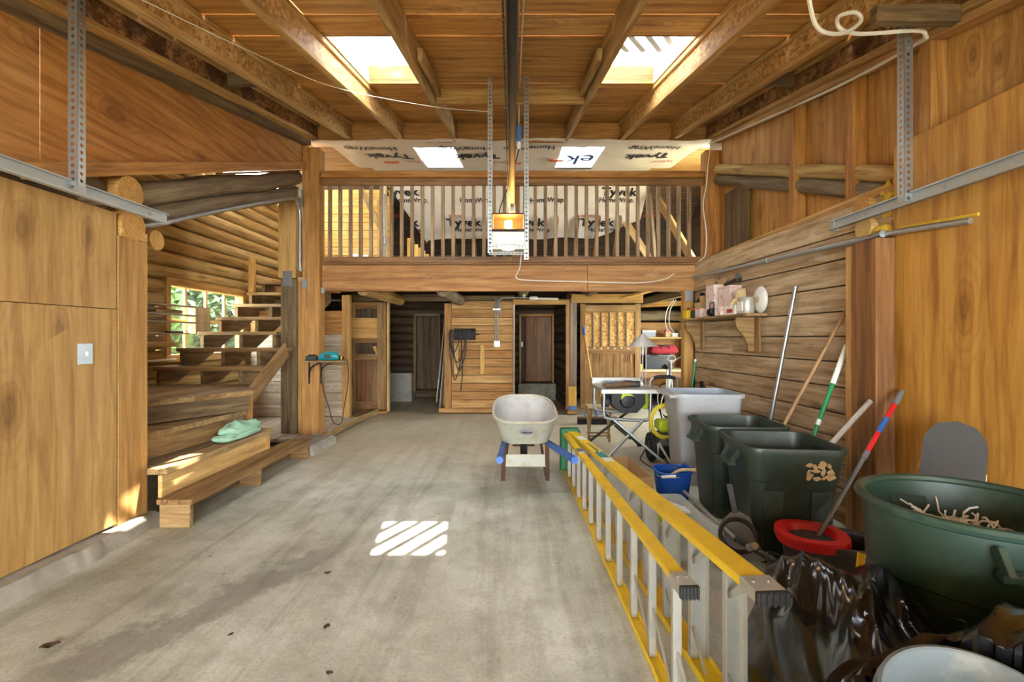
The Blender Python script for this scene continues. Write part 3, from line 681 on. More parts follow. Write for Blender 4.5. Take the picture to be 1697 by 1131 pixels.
# walls of the loft
lw = struct('wall_loft', 'wood panelled walls of the loft behind the balustrade', 'wall')
for k in range(12): bx('board', -3.9, -2.35, 9.4, 9.42, 2.32+k*.16, 2.32+k*.16+.155, M['fresh'], lw, 'X')
for k in range(8): bx('board', -2.0+k*.07, -2.0+k*.07+.068, 9.2, 9.22, 2.32, 3.25-k*.06, M['fresh'], lw, 'Z')
bx('stud', -2.32, -2.24, 8.6, 8.68, 2.3, 4.1, M['pale'], lw, 'Z'); bx('stud', -2.6, -2.52, 9.3, 9.38, 2.3, 4.0, M['fir'], lw, 'Z')
bx('back_board', -4.4, 3.9, 10.72, 10.75, 2.2, 3.3, M['dark'], lw, 'X')
for k in range(9):
    x = -1.2+k*.42; plank('rafter', (x, 9.6, 3.75), (x, 10.68, 2.86), .05, .12, M['reddoor'] if k % 2 else M['stair_dark'], lw, (0, .6, 1))
plank('brace', (2.78, 7.2, 2.35), (2.78, 9.2, 4.0), .05, .16, M['rafter'], lw, (0, -1, 1)); plank('brace', (-2.85, 9.15, 4.15), (-2.32, 9.2, 3.05), .10, .03, M['rafter'], lw, (0, 1, 0))
plank('brace', (2.5, 8.4, 2.35), (2.62, 9.2, 4.05), .16, .05, M['stair_dark'], lw, (1, 0, 0)); plank('brace', (2.9, 9.5, 2.6), (2.3, 9.8, 3.7), .14, .05, M['rafter'], lw, (0, 1, 0))
def holed_wall(par, x, y0, y1, z0, z1, a0, a1, b0, b1, mat, num, label):
    for (p, q, r, t_) in ((y0, a0, z0, z1), (a1, y1, z0, z1), (a0, a1, z0, b0), (a0, a1, b1, z1)): bx('side_board', x, x+.02, p, q, r, t_, mat, par, 'Y')
    wd = struct('window_%d' % num, label, 'window')
    for zz in (b0, b1-.05): bx('window_frame', x-.02, x+.04, a0, a1, zz, zz+.05, M['fir_light'], wd, 'Y')
    for yy in (a0, a1-.05, (a0+a1)/2): bx('window_frame', x-.02, x+.04, yy, yy+.05, b0+.05, b1-.05, M['fir_light'], wd, 'Z')
    for yy in (a0+.05, (a0+a1)/2+.05): bx('pane', x+.008, x+.012, yy, yy+(a1-a0)/2-.1, b0+.05, b1-.05, M['pane'], wd, 'Y', .0005)
holed_wall(lw, 3.70, 6.4, 10.7, 2.3, 4.3, 6.9, 8.6, 2.8, 3.7, M['dark'], 6, 'unseen window added in the end wall of the loft for daylight')  # out of view, added to brighten the loft

# ------------------------------------------------------------------ board wall under the loft with its doorways
YB = 8.6
wb = struct('wall_back', 'brown board wall under the loft with two dark doorways', 'wall')
for k in range(13):
    zz = .10+k*.147
    bx('board', -1.075, .015, YB-.006*random.random(), YB+.022, zz, zz+.137, M['panel'], wb, 'X')
bx('backing', -1.1, .03, YB+.024, YB+.034, .05, 2.1, M['dark'], wb, 'X')
bx('jamb', -1.20, -1.08, YB-.03, YB+.09, .05, 1.96, M['fir'], wb, 'Z'); bx('jamb', .017, .05, YB-.03, YB+.09, .05, 2.0, M['panel_white'], wb, 'Z')
bx('sill_board', -1.30, .02, YB-.06, YB+.04, .02, .10, M['fir'], wb, 'X')
bx('header', -2.95, -1.1, YB-.02, YB+.06, 2.0, 2.12, M['stair_dark'], wb, 'X'); bx('header', .02, 1.02, YB-.04, YB+.06, 1.94, 2.03, M['fir_light'], wb, 'X')
bx('head_board', -1.2, .05, YB-.01, YB+.03, 2.02, 2.1, M['stair_dark'], wb, 'X')
bx('jamb', .96, 1.03, YB-.02, YB+.08, .05, 2.0, M['fir'], wb, 'Z'); bx('jamb', 1.035, 1.15, YB-.03, YB+.06, .05, 2.05, M['panel_white'], wb, 'Z')
bx('jamb', -2.22, -2.19, YB-.03, YB+.08, .03, 2.02, M['fir_light'], wb, 'Z')
bx('block', .98, 1.12, YB-.20, YB-.17, .08, .50, M['fresh'], wb, 'Z'); bx('block_tip', .985, 1.115, YB-.203, YB-.20, .09, .16, M['blue_paint'], wb, 'X', .001)
bx('stop', .965, 1.135, YB-.18, YB-.04, .02, .075, M['fir'], wb, 'X')
bx('floor_board', -2.95, -2.2, YB-.14, YB, .015, .06, M['fir'], wb, 'X')
# plank door with a plywood patch, standing closed
d1 = struct('door_1', 'brown plank barn door with a plywood patch beside the dark doorway', 'door')
x0, x1, yd = -2.87, -2.23, YB-.02
for (a, b) in ((x0, x0+.09), (x1-.16, x1)): bx('stile', a, b, yd-.03, yd+.01, .07, 1.98, M['door'], d1, 'Z')
for (a, b) in ((.07, .22), (.95, 1.06), (1.26, 1.40), (1.86, 1.98)): bx('rail', x0+.09, x1-.16, yd-.032, yd+.01, a, b, M['door'], d1, 'X')
for k in range(4):
    a = x0+.09+k*.0975; bx('plank', a, a+.095, yd-.005, yd+.01, .22, .95, M['reddoor'], d1, 'Z'); bx('plank', a, a+.095, yd-.005, yd+.01, 1.06, 1.26, M['dark'], d1, 'Z'); bx('plank', a, a+.088, yd-.005, yd+.012, 1.70, 1.86, M['dark'], d1, 'Z')
bx('plywood_patch', x0+.01, x1-.155, yd-.045, yd-.034, 1.34, 1.70, M['fir_light'], d1, 'X')
MB().prism([(x0+.40, 1.20), (x0+.47, 1.20), (x0+.49, 1.02)], yd-.06, yd-.033, 'XZ').build('wedge', M['fir_light'], d1)
# sliding door
d2 = struct('door_2', 'sliding barn door with strand board panel and upright battens', 'door')
x0, x1, yd = 1.19, 2.24, YB-.17
for (a, b) in ((x0, x0+.085), (x1-.10, x1)): bx('stile', a, b, yd-.03, yd+.02, .09, 1.94, M['door'], d2, 'Z')
bx('rail', x0+.085, x1-.10, yd-.034, yd+.02, 1.79, 1.92, M['door'], d2, 'X'); bx('rail', x0+.085, x1-.10, yd-.034, yd+.02, 1.07, 1.20, M['door'], d2, 'X'); bx('rail', x0, x1-.10, yd-.034, yd+.02, .09, .2, M['door'], d2, 'X')
bx('strand_board', x0+.085, x1-.10, yd-.002, yd+.008, 1.20, 1.79, M['osb'], d2, 'Z')
for k in range(5): a = x0+.20+k*.145; bx('batten', a, a+.032, yd-.025, yd-.003, 1.20, 1.79, M['stair_dark'], d2, 'Z')
for k in range(7): a = x0+.086+k*.1235; bx('plank', a, a+.121, yd-.008, yd+.01, .2, 1.07, M['door'], d2, 'Z')
for a in (x0+.33, x1-.2): bx('peg', a, a+.035, yd-.075, yd-.035, .93, 1.06, M['door'], d2, 'Z')
for k in range(7): a = x0+.13+k*.117; MB().lathe([(.0, .004), (.013, .002), (.015, 0)], 8, T(a, yd-.035, 1.16+.012*(k % 2)) @ MX.Rotation(PI/2, 4, 'X')).build('paint_dab', M['whitewash'], d2)
trk = struct('trim_2', 'timber track board above the sliding barn door', 'trim')
bx('track_board', 1.04, 2.3, YB-.14, YB-.09, 1.96, 2.12, M['fir_light'], trk, 'X'); plank('brace', (1.9, YB-.35, 2.03), (2.2, YB-.9, 2.10), .14, .03, M['fir_light'], trk)
# ------------------------------------------------------------------ rooms beyond: rear wall, dividers, inner door
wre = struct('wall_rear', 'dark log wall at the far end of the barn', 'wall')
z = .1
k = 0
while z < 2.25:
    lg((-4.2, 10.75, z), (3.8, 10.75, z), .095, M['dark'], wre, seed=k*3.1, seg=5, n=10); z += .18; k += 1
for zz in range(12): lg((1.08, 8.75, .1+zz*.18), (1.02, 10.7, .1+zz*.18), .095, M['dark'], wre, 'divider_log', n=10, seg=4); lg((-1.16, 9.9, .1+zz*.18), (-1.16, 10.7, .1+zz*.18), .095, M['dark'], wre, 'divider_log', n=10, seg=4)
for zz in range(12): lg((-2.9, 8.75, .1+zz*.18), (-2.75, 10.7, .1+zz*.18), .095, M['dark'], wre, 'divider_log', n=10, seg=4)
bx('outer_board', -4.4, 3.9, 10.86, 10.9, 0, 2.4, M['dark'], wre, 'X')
d3 = struct('door_3', 'red-brown panelled door seen through the doorway by the sliding door', 'door')
bx('plank', .30, .56, 10.50, 10.53, .40, 1.80, M['reddoor'], d3, 'Z'); bx('plank', .565, .86, 10.50, 10.53, .40, 1.80, M['reddoor'], d3, 'Z')
for a in (.16, .87): bx('frame', a, a+.04, 10.47, 10.53, .36, 1.85, M['fir'], d3, 'Z')
bx('frame', .16, .91, 10.47, 10.53, 1.81, 1.87, M['fir'], d3, 'X'); bx('batten', .555, .575, 10.485, 10.5, .4, 1.8, M['fir'], d3, 'Z'); bx('gap', .2, .29, 10.52, 10.53, .4, 1.8, M['dark'], d3, 'Z')
bx('footing', .14, .95, 10.44, 10.6, 0, .35, M['curb'], d3, 'X'); bx('switch_plate', .20, .24, 10.505, 10.52, 1.15, 1.26, M['white_pl'], d3, 'Z')
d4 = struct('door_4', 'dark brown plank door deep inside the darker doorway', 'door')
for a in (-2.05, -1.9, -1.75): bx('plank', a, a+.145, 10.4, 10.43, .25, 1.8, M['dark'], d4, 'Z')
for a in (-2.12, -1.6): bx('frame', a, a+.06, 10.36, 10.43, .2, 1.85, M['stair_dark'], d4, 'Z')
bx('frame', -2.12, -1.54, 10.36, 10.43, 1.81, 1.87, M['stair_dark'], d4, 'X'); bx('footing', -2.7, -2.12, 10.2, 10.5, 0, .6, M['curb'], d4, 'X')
for k, (xa, xb, ya) in enumerate(((-1.42, -1.25, 9.3), (-1.36, -1.22, 9.45), (-1.5, -1.28, 9.55))):
    tag(plank('leaning_board', (xa+.06-.05*k, ya-.15+.25*k, .02), (xb-.02-.05*k, ya+.1+.25*k, 1.55+.1*k), .14, .03, M['panel_white'] if k != 1 else M['pale'], None, (1, 0, 0)),
        ['shortest pale board leaning inside the dark doorway', 'pale lumber board leaning second inside the dark doorway', 'tallest whitewashed board leaning inside the dark doorway'][k], 'board', 'boards leaning in the dark doorway')
# nook behind the table saw
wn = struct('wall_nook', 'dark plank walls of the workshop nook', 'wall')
holed_wall(wn, 3.56, 6.3, 10.7, 0, 2.3, 6.75, 8.65, .8, 1.9, M['dark'], 7, 'unseen window added in the side wall of the workshop nook for daylight')  # out of view, added to brighten the space under the loft
bx('front_board', 2.36, 3.6, 6.36, 6.40, 0, 2.3, M['dark'], wn, 'X')
bx('plywood_back', 1.9, 3.55, 9.55, 9.58, .3, 1.65, M['fir'], wn, 'X')
lg((2.1, 9.45, 1.78), (3.5, 9.45, 1.78), .10, M['log_grey'], wn); plank('brace', (2.15, 9.2, 1.95), (3.3, 7.6, 2.2), .12, .12, M['stair_dark'], wn); plank('rail_board', (2.3, 9.3, 1.98), (3.4, 9.3, 2.02), .02, .10, M['fir_light'], wn)

# ------------------------------------------------------------------ staircase
st = thing('staircase', 'wooden staircase with open treads climbing to the loft', 'staircase', (-3.4, 5.4, 0))
TY = [5.44+.385*i for i in range(7)]; TZ = [1.02+.205*i for i in range(7)]
for i, (y, z) in enumerate(zip(TY, TZ)): plank('tread', (-4.05, y+.15, z-.022), (-2.78 if i < 2 else -3.03, y+.15, z-.022), .31, .044, M['stair'], st)
for sx in (-4.0, -3.5, -3.07):
    poly = []
    for i in range(7): poly += [(TY[i]+.02, TZ[i]-.044-.161), (TY[i]+.02, TZ[i]-.046), (TY[i]+.385, TZ[i]-.046)]
    poly[0] = (TY[0]+.02, .82); poly += [(TY[6]+.385, TZ[6]-.30), (TY[0]+.30, .82)]
    b = MB(); b.prism([(p[0], p[1]) for p in poly], sx-.022, sx+.022); b.build('stringer', M['stair_ax'], st)
plank('skirt_board', (-2.75, 5.05, .72), (-2.78, 5.95, 1.20), .03, .19, M['stair'], st)
bx('post', -2.79, -2.70, 4.95, 5.03, .1, .80, M['fir'], st, 'Z')
# upper enclosure at the stair head
bx('head_board', -4.05, -2.9, 8.15, 8.18, 2.1, 2.33, M['fir'], st, 'X'); bx('head_post', -4.1, -4.02, 7.5, 7.58, 2.0, 2.6, M['fir_light'], st, 'Z')
# landing (fourth step): planks running back from a slanted nosing
def nose(x): return max(3.55, 4.84+1.9*(x+2.6))
xs = [-2.60, -2.73, -2.86, -2.99, -3.12, -3.40, -3.75, -4.12]
for a, b in zip(xs, xs[1:]): MB().prism([(a-.002, nose(a)), (b+.002, nose(b)), (b+.002, min(5.5, 4.9+(-2.6-b)*2)), (a-.002, min(5.5, 4.9+(-2.6-a)*2))], .775, .82, 'XY').build('landing_plank', M['stair_y'], st)
plank('riser', (-2.63, 4.82, .70), (-3.26, 3.62, .70), .03, .148, M['stair_dark'], st)
ys = [3.56, 3.85, 4.12, 4.40, 4.66, 4.92]
for a, b in zip(ys, ys[1:]):
    f = lambda y: -2.70-.07*(4.92-y)
    MB().prism([(f(a), a+.002), (f(b), b-.002), (-3.3, b-.002), (-3.3, a+.002)], .572, .615, 'XY').build('step_plank', M['stair'], st)
plank('riser', (-2.73, 4.90, .49), (-2.83, 3.56, .49), .03, .16, M['stair'], st)
bx('step_board', -2.62, -2.475, 3.46, 5.02, .365, .41, M['stair'], st, 'Y'); bx('step_board', -2.80, -2.625, 3.54, 5.02, .365, .41, M['stair_dark'], st, 'Y')
bx('riser', -2.54, -2.51, 3.46, 4.95, .20, .362, M['fir_light'], st, 'Y'); bx('support', -2.58, -2.50, 4.92, 4.99, .0, .362, M['fir_light'], st, 'Z')
for k, (a, b) in enumerate(((-2.345, -2.255), (-2.43, -2.35), (-2.508, -2.435))): bx('bottom_step_board', a, b, 3.40, 5.45, .17, .208, M['stair'], st, 'Y')
for y in (3.42, 4.38, 5.38): bx('step_support', -2.50, -2.285, y, y+.045, 0, .168, M['stair'], st, 'X')
bx('step_back', -2.50, -2.47, 3.47, 5.38, .02, .165, M['stair_dark'], st, 'Y')

# ------------------------------------------------------------------ balustrade
bl = thing('balustrade', 'brown wooden balustrade with many slim balusters along the loft edge', 'balustrade', (0, 6.3, 2.33))
bx('handrail', -2.47, 2.49, 6.22, 6.38, 3.425, 3.505, M['fir'], bl, 'X', .012); bx('sub_rail', -2.47, 2.49, 6.275, 6.31, 3.335, 3.424, M['rail'], bl, 'X')
bx('bottom_rail', -2.47, .0, 6.275, 6.31, 2.325, 2.405, M['rail'], bl, 'X'); bx('bottom_rail', .0, 2.49, 6.275, 6.31, 2.325, 2.405, M['rail'], bl, 'X')
for k in range(36):
    x = -2.386+k*.1345
    if abs(x-.06) < .06: continue
    bx('baluster', x-.022, x+.022, 6.312, 6.354, 2.34, 3.40, M['baluster'], bl, 'Z', .003)
bx('newel', .0, .10, 6.312, 6.37, 2.12, 3.42, M['reddoor'], bl, 'Z')

# ------------------------------------------------------------------ printed house wrap
def wrapped(sheet_fn, s, u0, v0, w_, h, mat, parent, bold=.01, flip=1, lift=.006):
    """lay lettering on the sheet; u,v in metres along the sheet"""
    vs, fs = text_mesh(s, bold); mw = max(p.x for p in vs); out = []
    for p in vs: out.append(sheet_fn(u0+flip*p.x/mw*w_, v0+flip*p.y*h, lift))
    MB().add(out, fs).build('lettering', mat, parent)
# back sheet, hung below the far roof slope, print upright
def bsheet(u, v, lift=0):            # u = x, v = metres down the slope from the top
    q = .025*NZ.noise((u*1.6, v*2.5, 0))+.012*NZ.noise((u*2, v*11, 5))
    return V((u, 9.22+v*.78, 4.20-v*.626))+V((0, -.63, -.78))*(q+lift)
hw2 = thing('house_wrap', 'printed house wrap sheet hanging on the far slope behind the balusters', 'house wrap', (0, 9.7, 3.4))
def bgrid(a, b):
    u = -2.35+a*4.95; cut = .07*NZ.noise((u*1.3, 4, 0))+.10*max(0, -u-1.3); cutr = max(0, u-1.7)*.55
    return bsheet(u+max(0, -u-1.75)*b*.9, -.06+b*(1.28+cut-cutr*(b)))
MB().grid(bgrid, 90, 22).build('sheet', M['wrap'], hw2, True)
def bv(py): # distance down the slope met by a sight line of that pitch
    k = (560-py)/800; return (4.20-1.35-k*9.22)/(.626+k*.78)
def btext(px, py, s, wpx, mat, h, bold=.02):
    v = bv(py); y = 9.22+v*.78; vs, fs = text_mesh(s, bold); mw = max(p.x for p in vs); x0 = (px-848.5)*y/800
    MB().add([bsheet(x0+p.x/mw*wpx*y/800, v-p.y*h, .012) for p in vs], fs).build('lettering', mat, hw2)
for px in (638, 741, 846, 960, 1060):
    btext(px+3, 360, 'DUPONT', 24, M['red_ink'], .10); btext(px, 374, 'Tyvek', 58, M['ink'], .26, .035); btext(px+13, 383, 'HomeWrap', 52, M['ink'], .14)
for px in (636, 996): btext(px, 324, 'Tyvek', 60, M['ink'], .26, .035)
for px in (652, 762, 878, 992, 1112): btext(px, 335, 'HomeWrap.', 58, M['ink'], .16)
# ceiling sheet under the old roof, print upside down from below
hw1 = thing('house_wrap', 'printed house wrap stapled across the loft ceiling above the handrail', 'house wrap', (0, 7.5, 3.95))
def csheet(u, v, lift=0):            # u = x, v = y
    e = max(0, 1-(v-6.22)/.35); q = .025*NZ.noise((u*1.4, v*2, 9))+.012*NZ.noise((u*6, v*4, 2))
    return V((u, v, 3.905+.12*(v-6.4)+.05+q-.03*e+.05*e*NZ.noise((u*1.1, 0, 3))-lift))
def cgrid_rect(x0, x1, y0, y1, nx, ny, b):
    def fn(a, c):
        y = y0+c*(y1-y0); x = x0+a*(x1-x0)
        if y0 < 6.3 and c < .3: y += (.06*NZ.noise((x*2.2, 1, 1))+.03*NZ.noise((x*7, 1, 1)))*(1-c/.3)
        return csheet(x, y)
    b.grid(fn, nx, ny)
b = MB(); H0, H1 = LHY
cgrid_rect(-2.74, 2.85, 6.20, H0, 110, 10, b)
for x0, x1 in ((-2.5, LHX[0][0]), (LHX[0][1], LHX[1][0]), (LHX[1][1], 2.6)): cgrid_rect(x0, x1, H0, H1, 24, 14, b)
cgrid_rect(-2.3, 2.3, H1, 9.14, 60, 12, b)
b.build('sheet', M['wrap'], hw1, True)
def flap(a, c): x = 2.55+a*.38; return V((x, 6.22+.05*NZ.noise((x*9, c, 0)), 3.95-c*.17-.05*a+.03*NZ.noise((x*8, c*2, 4))))
MB().grid(flap, 10, 6).build('torn_flap', M['wrap'], hw1, True)
def ctext(xr, y, s, w_, h, mat, bold=.014):   # xr = start; reads towards -x seen from below, tops pointing to the back
    vs, fs = text_mesh(s, bold); mw = max(p.x for p in vs)
    MB().add([csheet(xr-p.x/mw*w_, y+p.y*h, .012) for p in vs], fs).build('lettering', mat, hw1)
for (xr, full) in ((-1.48, 1), (-.18, 1), (.72, 0), (2.33, 1), (1.98, 0)):
    if full or xr < 1: ctext(xr-.12 if xr < 1 else xr, 6.62, 'HomeWrap', .72, .24, M['ink'], .02)
    if full: ctext(xr, 7.02, 'Tyvek', .68, .36, M['ink'], .035)
    if full: ctext(xr+.15, 7.42, 'DUPONT', .34, .14, M['red_ink'])
for (x, y) in ((-2.0, 7.48), (-.1, 7.5), (.55, 7.3)): MB().prism([(x, y), (x+.26, y), (x+.22, y+.07), (x+.03, y+.07)], csheet(x, y, .012).z, csheet(x, y, .016).z, 'XY').build('mark', M['orange_ink'], hw1)
# translucent scrap with big blue letters over one loft skylight
sc = thing('house_wrap', 'backlit scrap of house wrap with big blue letters over the loft skylight', 'house wrap', (1.0, 7.5, 4.0))
tw = NT('wrap_backlit'); trn = tw.n('ShaderNodeBsdfTranslucent', Color=(.92, .93, .95, 1)).outputs[0]
tw.t.links.new(tw.n('ShaderNodeMixShader', _0=.35, _1=trn, _2=tw.b.outputs[0]).outputs[0], tw.o.inputs[0]); tw.set(Base_Color=(.9, .9, .9, 1), Roughness=.6)
MB().grid(lambda a, c: csheet(LHX[1][0]+.02+a*(LHX[1][1]-LHX[1][0]-.04), H0+.02+c*1.2, -.03), 10, 14).build('sheet', tw.m, sc, True)
vs, fs = text_mesh('ek', .02); mw = max(p.x for p in vs)
MB().add([csheet(1.24-p.x/mw*.46, 7.10+p.y*.8, .012) for p in vs], fs).build('lettering', M['wrap_blue'], sc)

# ------------------------------------------------------------------ yellow step ladder lying on its side
ld = thing('step_ladder', 'long yellow fibreglass step ladder lying on its side on the slab', 'ladder', (.68, 3.2, 0))
A = (V((.615, 4.90, 0)), V((.80, 1.54, 0))); B = (V((.545, 4.88, 0)), V((.595, 1.68, 0)))
HA = (.40, .565); HB = (.385, .51)
def at(seg, t): return seg[0].lerp(seg[1], t)
def chan(p0, p1, w, h, open_up, name, mat):
    """channel rail: flat web outside, two lips"""
    s = 1 if open_up else -1; b = MB(); u = V((0, 0, 1)); p0, p1 = V(p0), V(p1); d = (p1-p0).normalized(); sd = d.cross(u).normalized()
    b.bar(p0+u*s*.004, p1+u*s*.004, w, .008); 
    for k in (-1, 1): b.bar(p0+sd*k*(w/2-.003)+u*s*h/2, p1+sd*k*(w/2-.003)+u*s*h/2, .006, h)
    return b.build(name, mat, ld)
chan(A[0], A[1], .092, .032, True, 'front_rail', M['yellow']); chan(A[0]+V((0, 0, HA[0])), A[1]+V((0, 0, HA[1])), .092, .032, False, 'front_rail', M['yellow'])
chan(B[0], B[1], .055, .028, True, 'rear_rail', M['yellow']); chan(B[0]+V((0, 0, HB[0])), B[1]+V((0, 0, HB[1])), .055, .028, False, 'rear_rail', M['yellow'])
da = (A[1]-A[0]).normalized(); sa = da.cross(V((0, 0, 1)))
for k in range(11):
    t = .075+k*.087; p = at(A, t); h = HA[0]+(HA[1]-HA[0])*t; b = MB()
    b.bar(p+V((0, 0, .012)), p+V((0, 0, h-.012)), .078, .005, da); 
    for q in (-1, 1): b.bar(p+sa*q*.037+da*.014+V((0, 0, .012)), p+sa*q*.037+da*.014+V((0, 0, h-.012)), .004, .028, da)
    for q in (-.02, 0, .02): b.bar(p+sa*q-da*.004+V((0, 0, .015)), p+sa*q-da*.004+V((0, 0, h-.015)), .006, .004, da)
    b.build('step', M['alu'], ld)
    if k in (2, 4, 6, 8, 9, 10):
        for e in (0, 1):
            z0 = .035 if e == 0 else h-.035; z1 = .15 if e == 0 else h-.12
            MB().bar(p+da*.13+sa*.025+V((0, 0, z0)), p+da*.012+sa*.025+V((0, 0, z1)), .022, .003, sa).build('brace', M['alu'], ld)
    tb = .08+k*.09; pb = at(B, tb); hb = HB[0]+(HB[1]-HB[0])*tb
    MB().bar(pb+V((0, 0, .01)), pb+V((0, 0, hb-.01)), .032, .022, da).build('rung', M['alu'], ld)
    if k in (8, 9, 10):
        MB().cyl(pb+V((0, 0, hb*.45)), pb+da*.22+V((.0, 0, .03)), .006, 6).build('brace', M['alu'], ld)
# green top cap, feet, spreaders, stickers
MB().box(.49, .69, 4.88, 4.99, .0, .425, .012).build('top_cap', M['green_cap'], ld)
for (seg, hh, w_) in ((A, HA, .10), (B, HB, .062)):
    e = seg[1]
    for up_ in (0, 1):
        z0 = 0 if not up_ else hh[1]-.036
        b = MB(); b.bar(e-da*.05+V((0, 0, z0+.019)), e+da*.045+V((0, 0, z0+.019)), w_, .04); f = b.build('foot', M['alu'], ld)
        r = MB(); r.bar(e+da*.045+V((0, 0, z0+.018)), e+da*.062+V((0, 0, z0+.018)), w_+.004, .042)
        for q in range(5): r.bar(e+da*.062+sa*(q-2)*w_*.2+V((0, 0, z0+.018)), e+da*.07+sa*(q-2)*w_*.2+V((0, 0, z0+.018)), w_*.09, .042)
        r.build('rubber_pad', M['rubber'], f)
        for q in (-.5, .5): MB().cyl(e-da*.01+sa*q*w_*.5+V((0, 0, z0+.039)), e-da*.01+sa*q*w_*.5+V((0, 0, z0+.044)), .007, 10).build('rivet', M['steel'], f)
pa, pb = at(A, .22)+V((0, 0, .436)), at(B, .26)+V((0, 0, .42))
MB().bar(pa, at(A, .34)+V((0, 0, .462)), .014, .012).build('spreader', M['steel'], ld); MB().bar(pb+V((0, 0, .0)), at(B, .31)+V((0, 0, .428)), .045, .006).build('spreader', M['steel'], ld)
for (t0, t1, m) in ((.10, .16, 'white_pl'), (.335, .40, 'teal'), (.40, .44, 'white_pl')):
    p0, p1 = at(A, t0), at(A, t1); MB().bar(p0+V((0, 0, HA[0]+(HA[1]-HA[0])*t0+.0015)), p1+V((0, 0, HA[0]+(HA[1]-HA[0])*t1+.0015)), .07, .001, c=.0002).build('sticker', M[m], ld)

# ------------------------------------------------------------------ wheelbarrow
wbx = thing('wheelbarrow', 'worn pale steel wheelbarrow with blue handles', 'wheelbarrow', (.12, 4.6, 0))
CX = .125
def trayring(w, y0, y1, z0, z1, nz, k=.0, n=36):
    out = []
    for i in range(n):
        a = 2*PI*i/n; ca, sa_ = math.cos(a), math.sin(a); e = .55
        X = math.copysign(abs(ca)**e, ca); Y = math.copysign(abs(sa_)**e, sa_); t = (Y+1)/2
        out.append((CX-.02*t+X*w/2*(1-k*max(0, Y)**2), y0+t*(y1-y0), z0+t*(z1-z0)))
    return out
OUT = [trayring(.34, 4.34, 4.72, .40, .42, 0, .1), trayring(.44, 4.29, 4.80, .405, .44, 0, .1), trayring(.52, 4.24, 4.95, .50, .58, 0, .12), trayring(.585, 4.14, 5.10, .615, .74, 0, .16)]
INN = [trayring(.575, 4.15, 5.09, .615, .74, 0, .16), trayring(.51, 4.25, 4.94, .503, .583, 0, .12), trayring(.43, 4.30, 4.79, .412, .447, 0, .1), trayring(.33, 4.35, 4.71, .407, .427, 0, .1)]
MB().loft(OUT, (True, False)).build('tray', M['barrow'], wbx, True); MB().loft(INN, (False, True)).build('tray_inside', M['barrow_in'], wbx, True)
MB().tube(trayring(.585, 4.14, 5.10, .618, .742, 0, .16), .012, 8, True).build('rim', M['barrow'], wbx, True)
for s, xe in ((-1, -.10), (1, .46)):
    x0 = CX+s*.10; pts = (V((x0, 5.05, .30)), V((CX+s*.20, 4.5, .375)), V((xe+(.01 if s < 0 else 0), 3.55, .45)))
    MB().bar(pts[0], pts[1], .038, .04).bar(pts[1], pts[2], .038, .045).build('handle', M['blue_paint'], wbx)
    d = (pts[2]-pts[1]).normalized(); MB().cyl(pts[2]-d*.18, pts[2]+d*.01, .027, 12).build('grip', M['blue_paint'], wbx, True)
    lx = CX+s*.195
    b = MB(); b.tube(bez([(lx, 4.42, .40), (lx+s*.01, 4.50, .2), (lx+s*.015, 4.56, .012), (lx+s*.01, 4.72, .012), (lx-s*.03, 4.85, .30)], 6), .013, 8); b.bar((lx, 4.41, .42), (lx+s*.015, 4.55, .0), .04, .006, (0, 1, 0))
    b.build('leg', M['rust'], wbx, True)
    MB().bar((CX+s*.09, 5.18, .19), (CX+s*.13, 4.9, .40), .03, .008, (1, 0, 0)).build('strut', M['rust'], wbx)
cp = MB().bar((CX-.185, 4.50, .205), (CX+.195, 4.50, .205), .008, .115).build('cross_plate', M['barrow'], wbx)
vs, fs = text_mesh('KOBALT', .012); mw = max(p.x for p in vs)
MB().add([(CX-.12+p.x/mw*.24, 4.4945, .19+p.y*.055) for p in vs], fs).build('lettering', M['barrow_in'], cp)
MB().lathe([(.155, -.035), (.185, -.03), (.195, 0), (.185, .03), (.155, .035), (.155, -.035)], 28, T(CX, 5.18, .195) @ MX.Rotation(PI/2, 4, 'Y'), True).build('wheel', M['rubber'], wbx, True)
MB().lathe([(.0, -.03), (.155, -.025), (.155, .025), (0, .03)], 24, T(CX, 5.18, .195) @ MX.Rotation(PI/2, 4, 'Y')).build('wheel_hub', M['barrow'], wbx, True)
MB().cyl((CX-.12, 5.18, .195), (CX+.12, 5.18, .195), .01, 8).build('axle', M['rust'], wbx)
em = MX.Translation((CX+.0, 4.187, .53)) @ MX.Rotation(math.radians(128), 4, 'X') @ MX.Diagonal((.062, .036, 1, 1))
MB().lathe([(0, .004), (.9, .004), (1, 0)], 28, em).build('emblem', M['greybox'], wbx, True)
MB().prism([(-.8, -.1), (-.2, .45), (.1, .05), (.8, .3), (.75, -.2), (.1, -.35)], .0045, .0055, 'XY', em).build('emblem_print', M['dkgrey'], wbx)

